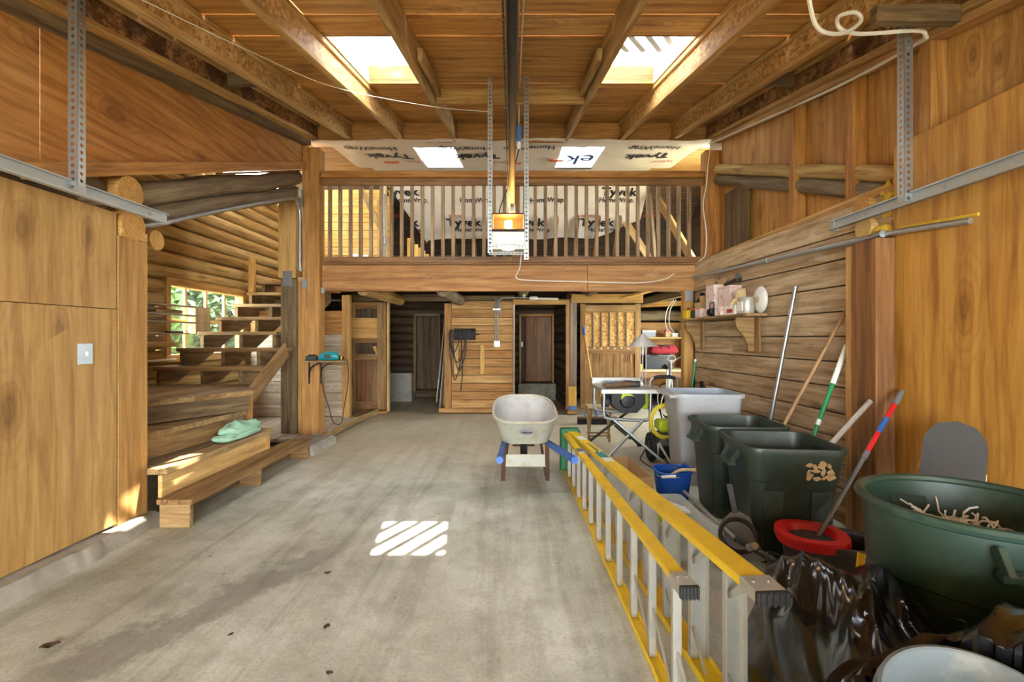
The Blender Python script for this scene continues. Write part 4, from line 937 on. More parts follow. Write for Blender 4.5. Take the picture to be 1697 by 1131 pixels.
# ------------------------------------------------------------------ bins
def bin_(name, label, cx, cy, rot, w_, d_, h, mat, inner, r=.09, tap=.78, lipw=.02, handles=True, panel=True):
    t = thing(name, label, 'trash bin', (cx, cy, 0)); m = T(cx, cy) @ Rz(rot); b = MB()
    R = lambda k, z, g=0: rr(w_*k+g, d_*k+g, r*k, z, 6)
    b.loft([R(tap-.03, 0), R(tap, .02), R(tap+(1-tap)*.62-.025, h*.70), R(tap+(1-tap)*.66, h*.715), R(.985, h-.03)], (True, False), m); b.build('body', mat, t, True)
    b = MB(); b.loft([R(.985, h-.005, -.012), R(tap+(1-tap)*.6-.03, h*.68), R(tap-.03, .03), R(tap-.05, .025)], (False, True), m); b.build('inside', inner, t, True)
    b = MB(); b.loft([R(.985, h-.034), R(1, h-.034, lipw), R(1, h-.012, lipw+.004), R(1, h, lipw), R(.985, h, -.006), R(.985, h-.03, -.012)], (False, False), m); b.build('rim', mat, t, True)
    if handles:
        for s in (-1, 1):
            b = MB(); x = s*(w_/2*.97); z1 = h-.05
            for q in (-.10, .10): b.bar(m @ V((x, q, z1)), m @ V((x+s*.045, q*.8, z1-.085)), .03, .008, m.to_3x3() @ V((0, 1, 0)))
            b.bar(m @ V((x+s*.045, -.095, z1-.09)), m @ V((x+s*.045, .095, z1-.09)), .045, .022); b.build('handle', mat, t)
            MB().bar(m @ V((x-s*.022, 0, z1-.14)), m @ V((x-s*.01, 0, z1-.0)), .17, .004, m.to_3x3() @ V((s, 0, .1))).build('handle_recess', M['black'], t)
    if panel:
        for s in (-1, 1):
            for q in (-.13, .13):
                b = MB(); b.bar(m @ V((q*w_/.55, s*d_/2*(tap+.0), .08)), m @ V((q*w_/.55, s*d_/2*(tap+(1-tap)*.55), h*.64)), .11, .014, m.to_3x3() @ V((0, s, 0))); b.build('pressed_panel', mat, t)
    return t
bin_('trash_bin', 'square green trash bin with a torn tan sticker and poles leaning beside it', 1.70, 3.08, -6, .56, .56, .70, M['bin_green'], M['bin_green'])
bin_('trash_bin', 'square green trash bin standing behind the stickered one', 1.75, 3.78, -3, .58, .56, .70, M['bin_green'], M['bin_green'])
gb = bin_('trash_bin', 'tall pale grey trash bin beside the table saw', 1.76, 4.62, -4, .60, .58, .84, M['bin_grey'], M['bin_blue'], .08, .80, .025, False, False)
m = T(1.76, 4.62) @ Rz(-4)
for q in (-.17, -.02, .14): MB().prism([(-.30, .82), (-.235, .82), (-.215, .58), (-.235, .62)], q-.012, q+.012, 'XZ', m).build('rib', M['bin_grey'], gb)
MB().box(-.36, -.29, -.26, .26, .80, .825, .008, m).build('grab_edge', M['bin_grey'], gb)
b = MB(); mB = T(1.70, 3.08) @ Rz(-6)
for k in range(12):
    u, v = (k % 4), k//4
    def pf(a, c, u=u, v=v, k=k):
        jx, jz = .008*math.sin(u*7+v*5), .007*math.cos(u*4+v*9); x = .06+jx+u*.036+(.019+.008*math.sin(k*2.7))*math.cos(a*2*PI)*c*(1+.3*math.sin(u*3+a*12)); z = .535+jz+v*.034+(.016+.006*math.cos(k*1.9))*math.sin(a*2*PI)*c*(1+.35*math.cos(v*5+a*10))
        return mB @ V((x, -(.2685+.0975*(z-.55)), z))
    b.grid(pf, 10, 2)
b.build('sticker_patch', M['pale'], [o for o in COL.objects if o.name == 'trash_bin'][0])
# big round can
rc = thing('trash_can', 'big round green trash can holding white packing strips', 'trash can', (1.56, 1.64, 0)); m = T(1.56, 1.64)
MB().lathe([(.245, 0), (.255, .02), (.285, .60), (.30, .605), (.308, .765)], 56, m).build('body', M['can_green'], rc, True) if 0 else None
MB().loft([[(r*math.cos(2*PI*k/56), r*math.sin(2*PI*k/56), z) for k in range(56)] for r, z in ((.24, 0), (.25, .02), (.278, .55), (.292, .56), (.302, .77))], (True, False), m).build('body', M['can_green'], rc, True)
MB().loft([[(r*math.cos(2*PI*k/56), r*math.sin(2*PI*k/56), z) for k in range(56)] for r, z in ((.298, .79), (.275, .55), (.24, .03), (.2, .025))], (False, True), m).build('inside', M['can_green'], rc, True)
MB().tube([(1.56+.31*math.cos(2*PI*k/56), 1.64+.31*math.sin(2*PI*k/56), .785) for k in range(56)], .017, 8, True).build('rim', M['can_green'], rc, True)
for a in (-105,):
    mm = m @ Rz(a)
    b = MB(); b.box(.30, .345, -.11, .11, .665, .69, .006, mm)
    for q in (-.1, .1): b.bar(mm @ V((.30, q, .75)), mm @ V((.34, q*.95, .68)), .02, .03)
    b.build('handle', M['can_green'], rc)
MB().bar(m @ V((.03, .262, .45)), m @ V((.03, .284, .72)), .17, .012, (0, -1, .1)).build('handle_recess', M['bin_green'], rc)
for a in range(170, 290, 40):
    mm = m @ Rz(a); MB().box(.252, .273, -.07, .07, .10, .50, .008, mm).build('pressed_panel', M['can_green'], rc)
b = MB(); rnd = random.Random(5)
for k in range(170):
    a = rnd.random()*2*PI; r = .2*math.sqrt(rnd.random()); p = V((1.57+r*math.cos(a), 1.70+r*math.sin(a), .60+.06*rnd.random()+.05*(1-r/.2)))
    pts = [p]; d = V((rnd.uniform(-1, 1), rnd.uniform(-1, 1), rnd.uniform(-.2, .5))).normalized()
    for j in range(4): p = p+d*.025; d = (d+V((rnd.uniform(-.6, .6), rnd.uniform(-.6, .6), rnd.uniform(-.5, .35)))).normalized(); pts.append(p)
    b.tube(pts, .0035, 4)
tag(b.build('packing_strips', M['paper'], None, True), 'heap of white shredded packing strips inside the round green can', 'packing strips', None, 'stuff')
MB().lathe([(0, .60), (.25, .58), (.262, .57)], 30, m).build('fill', M['paper'], rc, True)

# ------------------------------------------------------------------ black polythene bags
def bag(label, c, s, zr, seed, rot=0, ridge=(1, 0), n=130, push=None):
    """heap of crumpled plastic: a rounded mound with sharp directional folds"""
    def fn(u, v):
        th = u*2*PI; ph = v*PI*.5
        cx, sx = math.cos(th), math.sin(th); rad = math.sin(ph)**.75; hz = math.cos(ph)**.55 if ph < PI/2-1e-6 else 0
        sq = 1/max(.72, (abs(cx)**4+abs(sx)**4)**.25)*.92
        x, y = cx*rad*sq, sx*rad*sq; q = V((x*s[0], y*s[1], 0))
        a = q.x*ridge[0]+q.y*ridge[1]; o = q.x*-ridge[1]+q.y*ridge[0]
        wv = NZ.noise((a*.8+seed, o*5.0+.5*math.sin(a*5), hz*1.0)); w2 = NZ.noise((a*1.5+seed, o*11+1.5*wv, hz*1.4)); w3 = NZ.noise((a*3, o*24+seed, hz*3)); w4 = NZ.noise((a*9+2*w3, o*30, hz*6))
        rd = lambda q_: (1-min(1, abs(q_)*2.6))**1.6
        fold = rd(wv)*.055+rd(w2)*.032+rd(w3)*.009+w4*.003-.035
        big = NZ.noise((x*1.3+seed, y*1.3, 4))*.10
        z = max(.0, hz*(zr+big)+fold*(hz**.5 if hz > 0 else 0)-.03*(1-hz))
        g = 1+.10*NZ.noise((cx*2+seed, sx*2, hz*3))+fold*.6
        p = V((q.x*g, q.y*g, z))
        p = Rz(rot) @ p+V((c[0], c[1], .004))
        if push: p = push(p)
        return p
    return tag(MB().grid(fn, n, 80).build('plastic_bag', M['tarp'], None, True), label, 'plastic bag', 'black plastic bags')
def outcan(p):
    d = V((p.x-1.56, p.y-1.64, 0)); R = .262+.06*p.z
    if d.length < R+.02 and d.length > 1e-5: q = d.normalized()*(R+.02); p = V((1.56+q.x, 1.64+q.y, p.z))
    if p.x < .875: p.x = .875-(.875-p.x)*.05
    return p
def outcan2(p):
    d = V((p.x-1.56, p.y-1.64, 0)); R = .262+.06*p.z
    if d.length < R+.02 and d.length > 1e-5: q = d.normalized()*(R+.02); p = V((1.56+q.x, 1.64+q.y, p.z))
    if p.y > 1.40 and p.x < .95: p.y = 1.40+(p.y-1.40)*.02
    if (V((p.x-.90, p.y-.94, 0))).length < .18: p.z = min(p.z, .44)
    return p
bag('black plastic bag crumpled between the ladder and the round green can', (1.09, 1.50), (.23, .46), .60, 3.3, 0, (.5, .87), push=outcan)
bag('black plastic sheeting heaped in front of the round green can', (1.24, 1.0), (.62, .36), .70, 8.1, 12, (.95, .3), push=outcan2)
# pail resting on the sheeting
pl = thing('plastic_pail', 'white plastic pail lid resting on the black sheeting', 'pail', (.90, .94, .47))
mm = T(.91, .94, .545) @ MX.Rotation(math.radians(-10), 4, 'Y') @ MX.Rotation(math.radians(14), 4, 'X')
MB().lathe([(.125, -.10), (.15, .075), (.158, .075), (.160, .085), (.152, .088), (.147, .085), (.125, .01), (0, .008)], 44, mm).build('body', M['pailgrey'], pl, True)
MB().tube([mm @ V((.163*math.cos(2*PI*k/44), .163*math.sin(2*PI*k/44), .06)) for k in range(44)], .006, 6, True).build('ring', M['pailgrey'], pl, True)

# ------------------------------------------------------------------ mop bucket and mop
mbk = thing('mop_bucket', 'red and dark grey spin mop bucket on the floor', 'bucket', (1.68, 2.52, 0)); m = T(1.715, 2.58) @ Rz(-20) @ MX.Scale(1.12, 4)
def oval(w_, d_, z, n=36): return [(w_/2*math.copysign(abs(math.cos(2*PI*k/n))**.8, math.cos(2*PI*k/n)), d_/2*math.copysign(abs(math.sin(2*PI*k/n))**.8, math.sin(2*PI*k/n)), z) for k in range(n)]
MB().loft([oval(.36, .21, .0), oval(.38, .23, .03), oval(.44, .27, .235)], (True, False), m).build('body', M['dkgrey'], mbk, True)
MB().loft([oval(.43, .26, .235), oval(.37, .22, .04), oval(.3, .2, .035)], (False, True), m).build('inside', M['black'], mbk, True)
MB().loft([oval(.44, .27, .225), oval(.475, .30, .228), oval(.475, .30, .252), oval(.43, .26, .252), oval(.43, .26, .23)], (False, False), m).build('rim', M['dkgrey'], mbk, True)
ml = m @ T(-.09, 0, 0)
MB().loft([oval(.30, .305, .222), oval(.315, .315, .24), oval(.31, .31, .268), oval(.22, .215, .268), oval(.19, .19, .235)], (False, False), ml).build('red_rim', M['red'], mbk, True)
b = MB(); b.lathe([(.095, .24), (.085, .15), (.0, .14)], 28, ml); b.build('wringer_basket', M['dkgrey'], mbk, True)
for k in range(16): a = 2*PI*k/16; MB().bar(ml @ V((.088*math.cos(a), .088*math.sin(a), .165)), ml @ V((.095*math.cos(a), .095*math.sin(a), .235)), .012, .006, ml.to_3x3() @ V((math.cos(a), math.sin(a), 0))).build('basket_slot', M['black'], mbk)
MB().tube(bez([m @ V((-.19, -.13, .02)), m @ V((-.12, -.2, .03)), m @ V((.05, -.2, .03)), m @ V((.12, -.13, .02))], 6), .012, 8).build('pedal', M['red'], mbk, True)
mp = thing('mop', 'spin mop with red and grey handle standing in the red bucket', 'mop', (1.62, 2.57, .2))
p0, p1 = ml @ V((.0, .0, .185)), V((2.465, 3.045, 1.02)); L = lambda t: p0.lerp(p1, t)
MB().cyl(L(0), L(.56), .0115, 12).build('lower_handle', M['grey_pl'], mp, True); MB().cyl(L(.555), L(.90), .014, 12).build('upper_handle', M['red'], mp, True)
MB().cyl(L(.53), L(.575), .016, 12).build('collar', M['grey_pl'], mp, True); MB().tube([L(.895), L(.96), L(.99), L(1.0)], [.017, .017, .014, .004], 12).build('end_cap', M['grey_pl'], mp, True)
MB().cyl(L(.70), L(.80), .0146, 12).build('label_sleeve', M['blue_paint'], mp, True); MB().tube([L(0), L(.05)], [.026, .016], 12).build('head_socket', M['grey_pl'], mp, True)
hbm = thing('hand_broom', 'short yellow handled brush standing between the mop bucket and the round can', 'brush', (1.58, 2.22, 0))
MB().cyl((1.56, 2.20, .10), (1.645, 2.27, .335), .017, 12).build('handle', M['cyellow'], hbm, True); MB().box(1.49, 1.61, 2.16, 2.23, .0, .10, .012).build('bristles', M['brush'], hbm)
# ------------------------------------------------------------------ poles leaning on the wall
def pole(name, label, cat, p0, p1, r, mat, extra=()):
    t = thing(name, label, cat, p0, 'poles leaning by the board wall'); p0, p1 = V(p0), V(p1)
    MB().cyl((-(p1-p0).length/2, 0, 0), ((p1-p0).length/2, 0, 0), r, 12).build('pole', mat, t, True, frame(p0, p1))
    for (a, b_, rr_, mt, nm) in extra: MB().cyl(p0.lerp(p1, a), p0.lerp(p1, b_), rr_, 12).build(nm, mt, t, True)
    return t
pole('metal_pipe', 'long grey steel pipe leaning on the board wall', 'pipe', (2.20, 4.32, .014), (2.455, 4.18, 1.79), .019, M['steel'], ((.995, 1.003, .02, M['galv'], 'end_cap'),))
pole('broom_stick', 'brown wooden broom handle rising out of the rear green bin', 'handle', (1.76, 3.72, .06), (2.49, 3.58, 1.575), .0145, M['brownstick'], ((.985, 1.003, .0152, M['brownstick'], 'rounded_end'),))
pole('broom', 'green broom handle with white grip leaning on the board wall', 'handle', (1.90, 3.42, .012), (2.45, 3.53, 1.30), .0155, M['green_handle'], ((.78, .995, .0185, M['white_pl'], 'grip'), (.55, .58, .0162, M['white_pl'], 'label_band')))
pole('metal_pole', 'silver aluminium pole sticking out of the stickered green bin', 'pole', (1.56, 2.93, .29), (2.345, 3.16, .935), .0165, M['alu'], ((.985, 1.008, .0125, M['black'], 'tip'),))
pole('broom', 'short green pole standing in the corner behind the grey bin', 'handle', (2.14, 6.0, .012), (2.30, 6.05, 1.08), .015, M['green_handle'], ((.97, 1.0, .0155, M['white_pl'], 'end_cap'),))
# skateboard
sk = thing('skateboard', 'upright skateboard with worn grey grip tape behind the round can', 'skateboard', (2.02, 2.3, 0))
def sdeck(u, v, off):
    L_ = .93; y = (v-.5)*L_; e = abs(v-.5)*2; w_ = .125*(1 if e < .72 else math.sqrt(max(0, 1-((e-.72)/.28)**2))**.85)
    k = max(0, e-.68)/.32; return ((u-.5)*2*w_, y, off+.055*k*k)
top = frame((2.03, 2.30, .005), (2.355, 2.555, .93), (-.55, -.72, .35)); F = top @ MX(((0, 1, 0, 0), (-1, 0, 0, 0), (0, 0, 1, 0), (0, 0, 0, 1)))
MB().grid(lambda u, v: sdeck(u, v, .008), 12, 50).build('grip_tape', M['grip'], sk, True, F)
b = MB(); b.grid(lambda u, v: sdeck(u, v, .0065), 12, 50); b.grid(lambda u, v: sdeck(u, v, -.006), 12, 50)
ring = [sdeck(0, k/50, .0065) for k in range(51)]; ringb = [sdeck(0, k/50, -.006) for k in range(51)]
for s_ in (0, 1): b.add([sdeck(s_, k/50, .0065) for k in range(51)]+[sdeck(s_, k/50, -.006) for k in range(51)], [[k, k+1, 52+k, 51+k] for k in range(50)])
b.build('deck', M['brownstick'], sk, True, F)
for yy in (-.22, .22):
    MB().box(-.03, .03, yy-.04, yy+.04, -.045, -.006, .006).cyl((-.105, yy, -.055), (.105, yy, -.055), .008, 8).build('truck', M['steel'], sk, False, F)
    for xx in (-.115, .115): MB().lathe([(.008, -.018), (.024, -.018), (.028, -.01), (.028, .01), (.024, .018), (.008, .018)], 20, T(xx, yy, -.055) @ MX.Rotation(PI/2, 4, 'Y')).build('wheel', M['leather'], sk, True, F)
    for xx in (-.02, .02):
        for q in (-.02, .02): MB().cyl((xx, yy+q, .008), (xx, yy+q, .0105), .005, 8).build('bolt', M['rust'], sk, False, F)

# ------------------------------------------------------------------ string trimmer, tub, dustpan, bucket, box
tr = thing('string_trimmer', 'string trimmer with black loop handle lying on the floor', 'trimmer', (1.33, 2.7, 0))
MB().cyl((1.275, 3.58, .208), (1.275, 2.70, .205), .0125, 12).build('shaft', M['steel'], tr, True)
MB().cyl((1.275, 2.74, .205), (1.345, 2.30, .235), .018, 12).build('grip_tube', M['black'], tr, True)
c = V((1.275, 2.72, .235)); MB().tube([c+V((.10*math.cos(2*PI*k/28), .045*math.sin(2*PI*k/28), .075*math.sin(2*PI*k/28)+.0)) for k in range(28)], .013, 10, True).build('loop_handle', M['black'], tr, True)
b = MB(); b.box(1.345, 1.405, 2.16, 2.32, .19, .275, .02); b.box(1.36, 1.43, 2.06, 2.18, .17, .28, .025); b.build('motor_housing', M['dkgrey'], tr)
MB().box(1.40, 1.436, 2.10, 2.16, .20, .27, .012).build('motor_cover', M['orange'], tr); MB().cyl((1.375, 2.10, .17), (1.375, 2.10, .01), .03, 12).build('foot', M['black'], tr)
MB().cyl((1.285, 2.62, .21), (1.29, 2.56, .245), .02, 10).build('clamp', M['steel'], tr, True)
MB().tube(bez([(1.35, 2.45, .25), (1.28, 2.42, .27), (1.27, 2.35, .23), (1.36, 2.28, .25)], 6), .005, 6).build('throttle_cable', M['black'], tr, True)
tb = thing('storage_tub', 'clear plastic storage tub of tools beside the ladder', 'tub', (1.19, 3.2, 0)); m = T(1.085, 3.22) @ Rz(1)
for nm, a in (('body', [(.26, .62, 0), (.28, .66, .13), (.32, .70, .185)]), ('inside', [(.315, .695, .185), (.276, .655, .13), (.256, .615, .006)])):
    MB().loft([rr(w_, d_, .03, z, 4) for w_, d_, z in a], (nm == 'body', nm == 'inside'), m).build(nm, M['clearpl'], tb, True)
MB().tube([m @ V(p) for p in rr(.325, .705, .03, .187, 4)], .007, 6, True).build('rim', M['clearpl'], tb, True)
def T3(name, label, cat, loc): return thing(name, label, cat, loc, 'tools in the clear tub')
t = T3('trimmer_head', 'lime green trimmer spool with pale guard in the clear tub', 'trimmer head', (1.10, 3.3, .1))
mm = m @ T(-.04, .10, .14) @ MX.Rotation(.3, 4, 'X')
MB().lathe([(.035, .03), (.07, .03), (.08, .0), (.075, -.035), (.035, -.035)], 24, mm).build('spool', M['lime'], t, True); MB().lathe([(0, .031), (.034, .031), (.034, .02)], 16, mm).build('hub', M['can_silver'], t, True)
MB().prism([(-.07, .0), (-.02, .13), (.06, .16), (.15, .07), (.16, -.03), (.02, -.02)], -.006, .008, 'XY', m @ T(.0, .12, .165) @ MX.Rotation(.15, 4, 'Y')).build('guard', M['white_pl'], t)
t = T3('hand_drill', 'orange and black hand tool lying in the clear tub', 'tool', (1.16, 3.0, .05))
MB().box(-.04, .05, -.13, .02, .05, .11, .02, m).build('body', M['black'], t); MB().tube([m @ V((-.05+.03*math.cos(k/3), -.02+.06*math.sin(k/3), .12)) for k in range(7)], .012, 8).build('handle', M['orange'], t, True)
t = T3('small_tool', 'red and white small tool in the clear tub', 'tool', (1.15, 3.1, .06))
MB().box(-.02, .07, .03, .07, .07, .11, .015, m).build('body', M['red'], t); MB().box(-.08, -.021, .03, .08, .06, .10, .012, m).build('tip', M['white_pl'], t)
dp = thing('dustpan', 'dark grey dustpan propped up beside the green bin', 'dustpan', (1.40, 3.0, 0))
mm = frame((1.36, 2.82, .06), (1.355, 3.0, .42), (-.5, -.8, .5))
b = MB(); b.prism([(-.22, -.10), (-.22, .10), (.02, .075), (.06, .02), (.06, -.02), (.02, -.075)], -.004, .004, 'XY', mm)
for s_ in (-1, 1): b.bar(mm @ V((-.22, s_*.10, .012)), mm @ V((.02, s_*.075, .02)), .006, .035, mm.to_3x3() @ V((0, 0, 1)))
b.build('pan', M['grey_pl'], dp); MB().bar(mm @ V((.05, 0, .0)), mm @ V((.22, 0, .01)), .034, .018, mm.to_3x3() @ V((0, 0, 1)), .006).build('handle', M['dkgrey'], dp)
bk = thing('bucket', 'blue plastic bucket with white handle', 'bucket', (1.30, 3.90, 0)); m = T(1.295, 3.90)
sq = lambda r, z: [(r*math.copysign(abs(math.cos(2*PI*k/40))**.7, math.cos(2*PI*k/40)), r*math.copysign(abs(math.sin(2*PI*k/40))**.7, math.sin(2*PI*k/40)), z+(.02 if z > .25 and math.cos(2*PI*k/40) > .8 else 0)) for k in range(40)]
MB().loft([sq(.105, 0), sq(.11, .02), sq(.14, .28)], (True, False), m).build('body', M['blue'], bk, True); MB().loft([sq(.138, .28), sq(.105, .03), sq(.08, .025)], (False, True), m).build('inside', M['blue'], bk, True)
MB().tube([m @ V(p) for p in sq(.142, .282)], .009, 8, True).build('rim', M['blue'], bk, True)
MB().tube(bez([(1.16, 3.88, .275), (1.155, 3.80, .26), (1.22, 3.74, .262), (1.30, 3.735, .268)], 6), .004, 6).build('bail', M['steel'], bk, True); MB().cyl((1.165, 3.765, .262), (1.27, 3.735, .275), .012, 10).build('handle', M['white_pl'], bk, True)
t = thing('paint_brush', 'worn wooden stick lying across the blue bucket rim', 'stick', (1.36, 3.82, .3))
MB().tube(bez([(1.24, 3.90, .20), (1.33, 3.84, .293), (1.44, 3.77, .315)], 5), [.012]*10+[.016], 8).build('stick', M['pale'], t, True)
cb = thing('cardboard_box', 'open cardboard box behind the yellow ladder', 'box', (.93, 4.1, 0)); m = T(.925, 4.08) @ Rz(3)
for (x0, x1, y0, y1) in ((-.16, .16, -.33, -.325), (-.16, .16, .325, .33), (-.16, -.155, -.33, .33), (.155, .16, -.33, .33)): MB().box(x0, x1, y0, y1, 0, .26, .001, m).build('side', M['card'], cb)
MB().box(-.155, .155, -.325, .325, .0, .005, .001, m).build('bottom', M['card'], cb)

# ------------------------------------------------------------------ table saw on its folding stand, with lamp, gloves, tools
ts = thing('table_saw', 'table saw with pale top on a folding tube stand', 'table saw', (1.3, 5.5, 0))
MB().box(.97, 1.60, 5.22, 5.92, .755, .79, .008).build('table_top', M['can_silver'], ts); MB().box(.965, 1.605, 5.20, 5.225, .745, .785, .006).build('fence_rail', M['white_pl'], ts)
MB().box(.975, 1.60, 5.88, 5.91, .79, .865, .004).build('rip_fence', M['can_silver'], ts); MB().box(1.595, 1.64, 5.25, 5.9, .765, .80, .008).build('wing', M['can_silver'], ts)
MB().prism([(1.10, .75), (1.47, .75), (1.47, .62), (1.38, .52), (1.2, .52), (1.10, .62)], 5.32, 5.78, 'XZ').build('housing', M['black'], ts)
MB().lathe([(0, .03), (.07, .025), (.085, 0)], 24, T(1.27, 5.32, .655) @ MX.Rotation(PI/2, 4, 'X')).build('hand_wheel', M['black'], ts, True)
MB().prism([(1.19, .67), (1.21, .735), (1.29, .745), (1.345, .70), (1.30, .715), (1.24, .71)], 5.285, 5.32, 'XZ').build('guard_mark', M['lime'], ts); MB().box(1.46, 1.54, 5.40, 5.52, .55, .745, .02).build('switch_box', M['lime'], ts)
MB().box(1.545, 1.565, 5.43, 5.47, .58, .66, .006).build('stop_switch', M['red'], ts); MB().cyl((1.02, 5.5, .62), (1.10, 5.5, .62), .06, 16).build('motor', M['dkgrey'], ts, True)
for y in (5.24, 5.86):
    MB().tube(bez([(1.0, y, .755), (1.0, y, .52), (1.04, y, .475), (1.12, y, .465), (1.42, y, .45), (1.48, y, .47), (1.50, y, .52), (1.505, y, .755)], 6), .017, 10).build('stand_hoop', M['galv'], ts, True)
for i, (xa, xb, ya) in enumerate(((1.42, .94, 5.22), (1.10, 1.62, 5.20), (1.42, .90, 5.86), (1.10, 1.58, 5.88))):
    yb = ya-.15 if i < 2 else ya+.12
    MB().cyl((xa, ya, .46), (xb, yb, .02), .0165, 10).build('leg', M['galv'] if i < 2 else M['steel_dark'], ts, True); MB().cyl((xb-.02, yb, .015), (xb+.03, yb, .015), .022, 10).build('foot', M['rubber'], ts, True)
for (za, xx) in ((.25, .94+.25), ): MB().cyl((1.262, 5.16, .27), (1.262, 5.92, .27), .012, 8).build('pivot_bar', M['steel_dark'], ts, True)
MB().tube(bez([(1.5, 5.30, .6), (1.50, 5.2, .3), (1.40, 5.15, .12), (1.36, 5.1, .06), (1.44, 4.95, .012)], 6), .006, 6).build('power_cord', M['black_cable'], ts, True)
lp = thing('table_lamp', 'silver desk lamp with conical shade standing on the table saw', 'lamp', (1.57, 5.75, .79)); m = T(1.555, 5.74, .79)
MB().lathe([(0, .012), (.08, .008), (.085, 0)], 32, m).build('base', M['steel'], lp, True); MB().cyl((1.555, 5.74, .80), (1.555, 5.74, 1.34), .008, 10).build('stem', M['steel'], lp, True); MB().cyl((1.595, 5.75, .80), (1.595, 5.75, 1.25), .006, 8).build('side_rod', M['steel'], lp, True)
MB().lathe([(.168, .46), (.17, .455), (.02, .60), (.012, .61), (0, .612)], 40, m).build('shade', M['brushed'], lp, True); MB().lathe([(.022, .36), (.022, .44), (.015, .47)], 14, m).build('lamp_socket', M['can_silver'], lp, True)
MB().tube(bez([(1.56, 5.72, .95), (1.50, 5.68, .86), (1.53, 5.62, .80), (1.62, 5.60, .80), (1.60, 5.68, .84)], 6), .004, 6).build('cord', M['cable'], lp, True)
def glove(name, label, loc, rot, mat, sc_=1.0, group=None):
    t = thing(name, label, 'glove', loc, group); mm = T(*loc) @ rot @ MX.Scale(sc_, 4)
    b = MB(); pr = [(-.10, .035, .018), (-.06, .038, .02), (-.02, .045, .024), (.03, .05, .022), (.055, .046, .018)]
    b.loft([[(x, w_*math.cos(2*PI*k/12), .02+h*math.sin(2*PI*k/12)) for k in range(12)] for x, w_, h in pr])
    for k, y in enumerate((-.036, -.012, .012, .036)): b.tube([(.045, y, .02), (.085, y*1.1, .026), (.115-.012*abs(k-1.5), y*1.15, .018)], [.0125, .012, .008], 8)
    b.tube([(-.02, .04, .02), (.015, .068, .022), (.045, .078, .018)], [.014, .013, .009], 8)
    return b.build('glove_body', mat, t, True, mm) and t
glove('work_glove', 'brown work glove lying on the table saw', (1.13, 5.36, .80), Rz(20), M['brownglove'], 1.2)
glove('work_glove', 'tan work glove beside the block plane on the table saw', (1.30, 5.50, .80), Rz(-30), M['brownglove'], 1.1)
t = thing('bench_plane', 'grey metal bench plane lying on the table saw', 'plane', (1.2, 5.66, .79))
MB().box(1.07, 1.33, 5.63, 5.70, .79, .81, .004).build('sole', M['steel'], t); MB().box(1.10, 1.30, 5.645, 5.655, .81, .838, .003).box(1.10, 1.30, 5.675, 5.685, .81, .838, .003).build('cheeks', M['bluebox'], t); MB().box(1.30, 1.40, 5.60, 5.68, .79, .85, .015).build('tote', M['dkgrey'], t)
t = thing('drill_bit_case', 'small dark tool with round end on the table saw', 'tool', (1.41, 5.5, .79)); MB().cyl((1.36, 5.48, .825), (1.45, 5.48, .825), .034, 14).build('body', M['dkgrey'], t, True); MB().cyl((1.45, 5.48, .825), (1.48, 5.48, .825), .026, 14).build('end', M['white_pl'], t, True)
# small folding wooden stool behind
so = thing('wooden_stool', 'small wooden folding stool behind the table saw stand', 'stool', (1.12, 6.35, 0))
plank('seat', (.98, 6.35, .45), (1.28, 6.35, .45), .26, .025, M['pale'], so)
for x in (1.0, 1.26):
    plank('leg', (x, 6.23, .0), (x, 6.42, .44), .03, .022, M['stair'], so, (0, 1, 0)); plank('leg', (x+.026, 6.46, .0), (x+.026, 6.27, .44), .03, .022, M['stair'], so, (0, 1, 0))
for y in (6.25, 6.44): plank('stretcher', (1.0, y, .08), (1.28, y, .08), .02, .02, M['stair'], so)
# ------------------------------------------------------------------ pressure washer with yellow hose
pw = thing('pressure_washer', 'lime and black pressure washer with big wheel and yellow hose', 'pressure washer', (1.85, 5.35, 0))
for x in (1.655, 2.02):
    mm = T(x, 5.30, .155) @ MX.Rotation(PI/2, 4, 'Y')
    MB().lathe([(.115, -.028), (.15, -.025), (.155, 0), (.15, .025), (.115, .028), (.115, -.028)], 30, mm, True).build('tyre', M['rubber'], pw, True)
    b = MB(); b.lathe([(.0, -.02), (.04, -.02), (.04, .02), (0, .02)], 16, mm); b.lathe([(.10, -.018), (.117, -.018), (.117, .018), (.10, .018), (.10, -.018)], 28, mm, True)
    for k in range(6): a = k*PI/3; b.bar(mm @ V((.03*math.cos(a), .03*math.sin(a), 0)), mm @ V((.105*math.cos(a), .105*math.sin(a), 0)), .02, .02)
    b.build('wheel', M['dkgrey'], pw)
b = MB()
for x in (1.70, 1.98): b.tube(bez([(x, 5.12, .06), (x, 5.35, .10), (x, 5.48, .30), (x, 5.50, .60), (x, 5.46, .72)], 5), .015, 8)
b.build('frame', M['galv'], pw, True)
MB().tube(bez([(1.70, 5.47, .70), (1.69, 5.44, .86), (1.75, 5.42, .905), (1.93, 5.42, .905), (1.99, 5.44, .86), (1.98, 5.47, .70)], 6), .017, 10).build('push_handle', M['galv'], pw, True); MB().tube(bez([(1.72, 5.424, .89), (1.77, 5.42, .908), (1.91, 5.42, .908), (1.96, 5.424, .89)], 5), .022, 10).build('handle_grip', M['rubber'], pw, True)
MB().box(1.73, 1.95, 5.20, 5.44, .16, .32, .03).build('engine', M['washgrey'], pw); MB().box(1.72, 1.96, 5.18, 5.42, .33, .45, .045).build('tank', M['lime'], pw); MB().cyl((1.84, 5.18, .25), (1.84, 5.14, .25), .055, 16).build('recoil_cover', M['washgrey'], pw, True); MB().box(1.72, 1.96, 5.16, 5.24, .05, .17, .02).build('pump', M['black'], pw)
pts = []
for k in range(90): a = k/90*2*PI*5; r = .16+.006*(k//18); pts.append((1.76+r*math.cos(a)*.9, 5.12+.004*(k/18), .46+r*math.sin(a)))
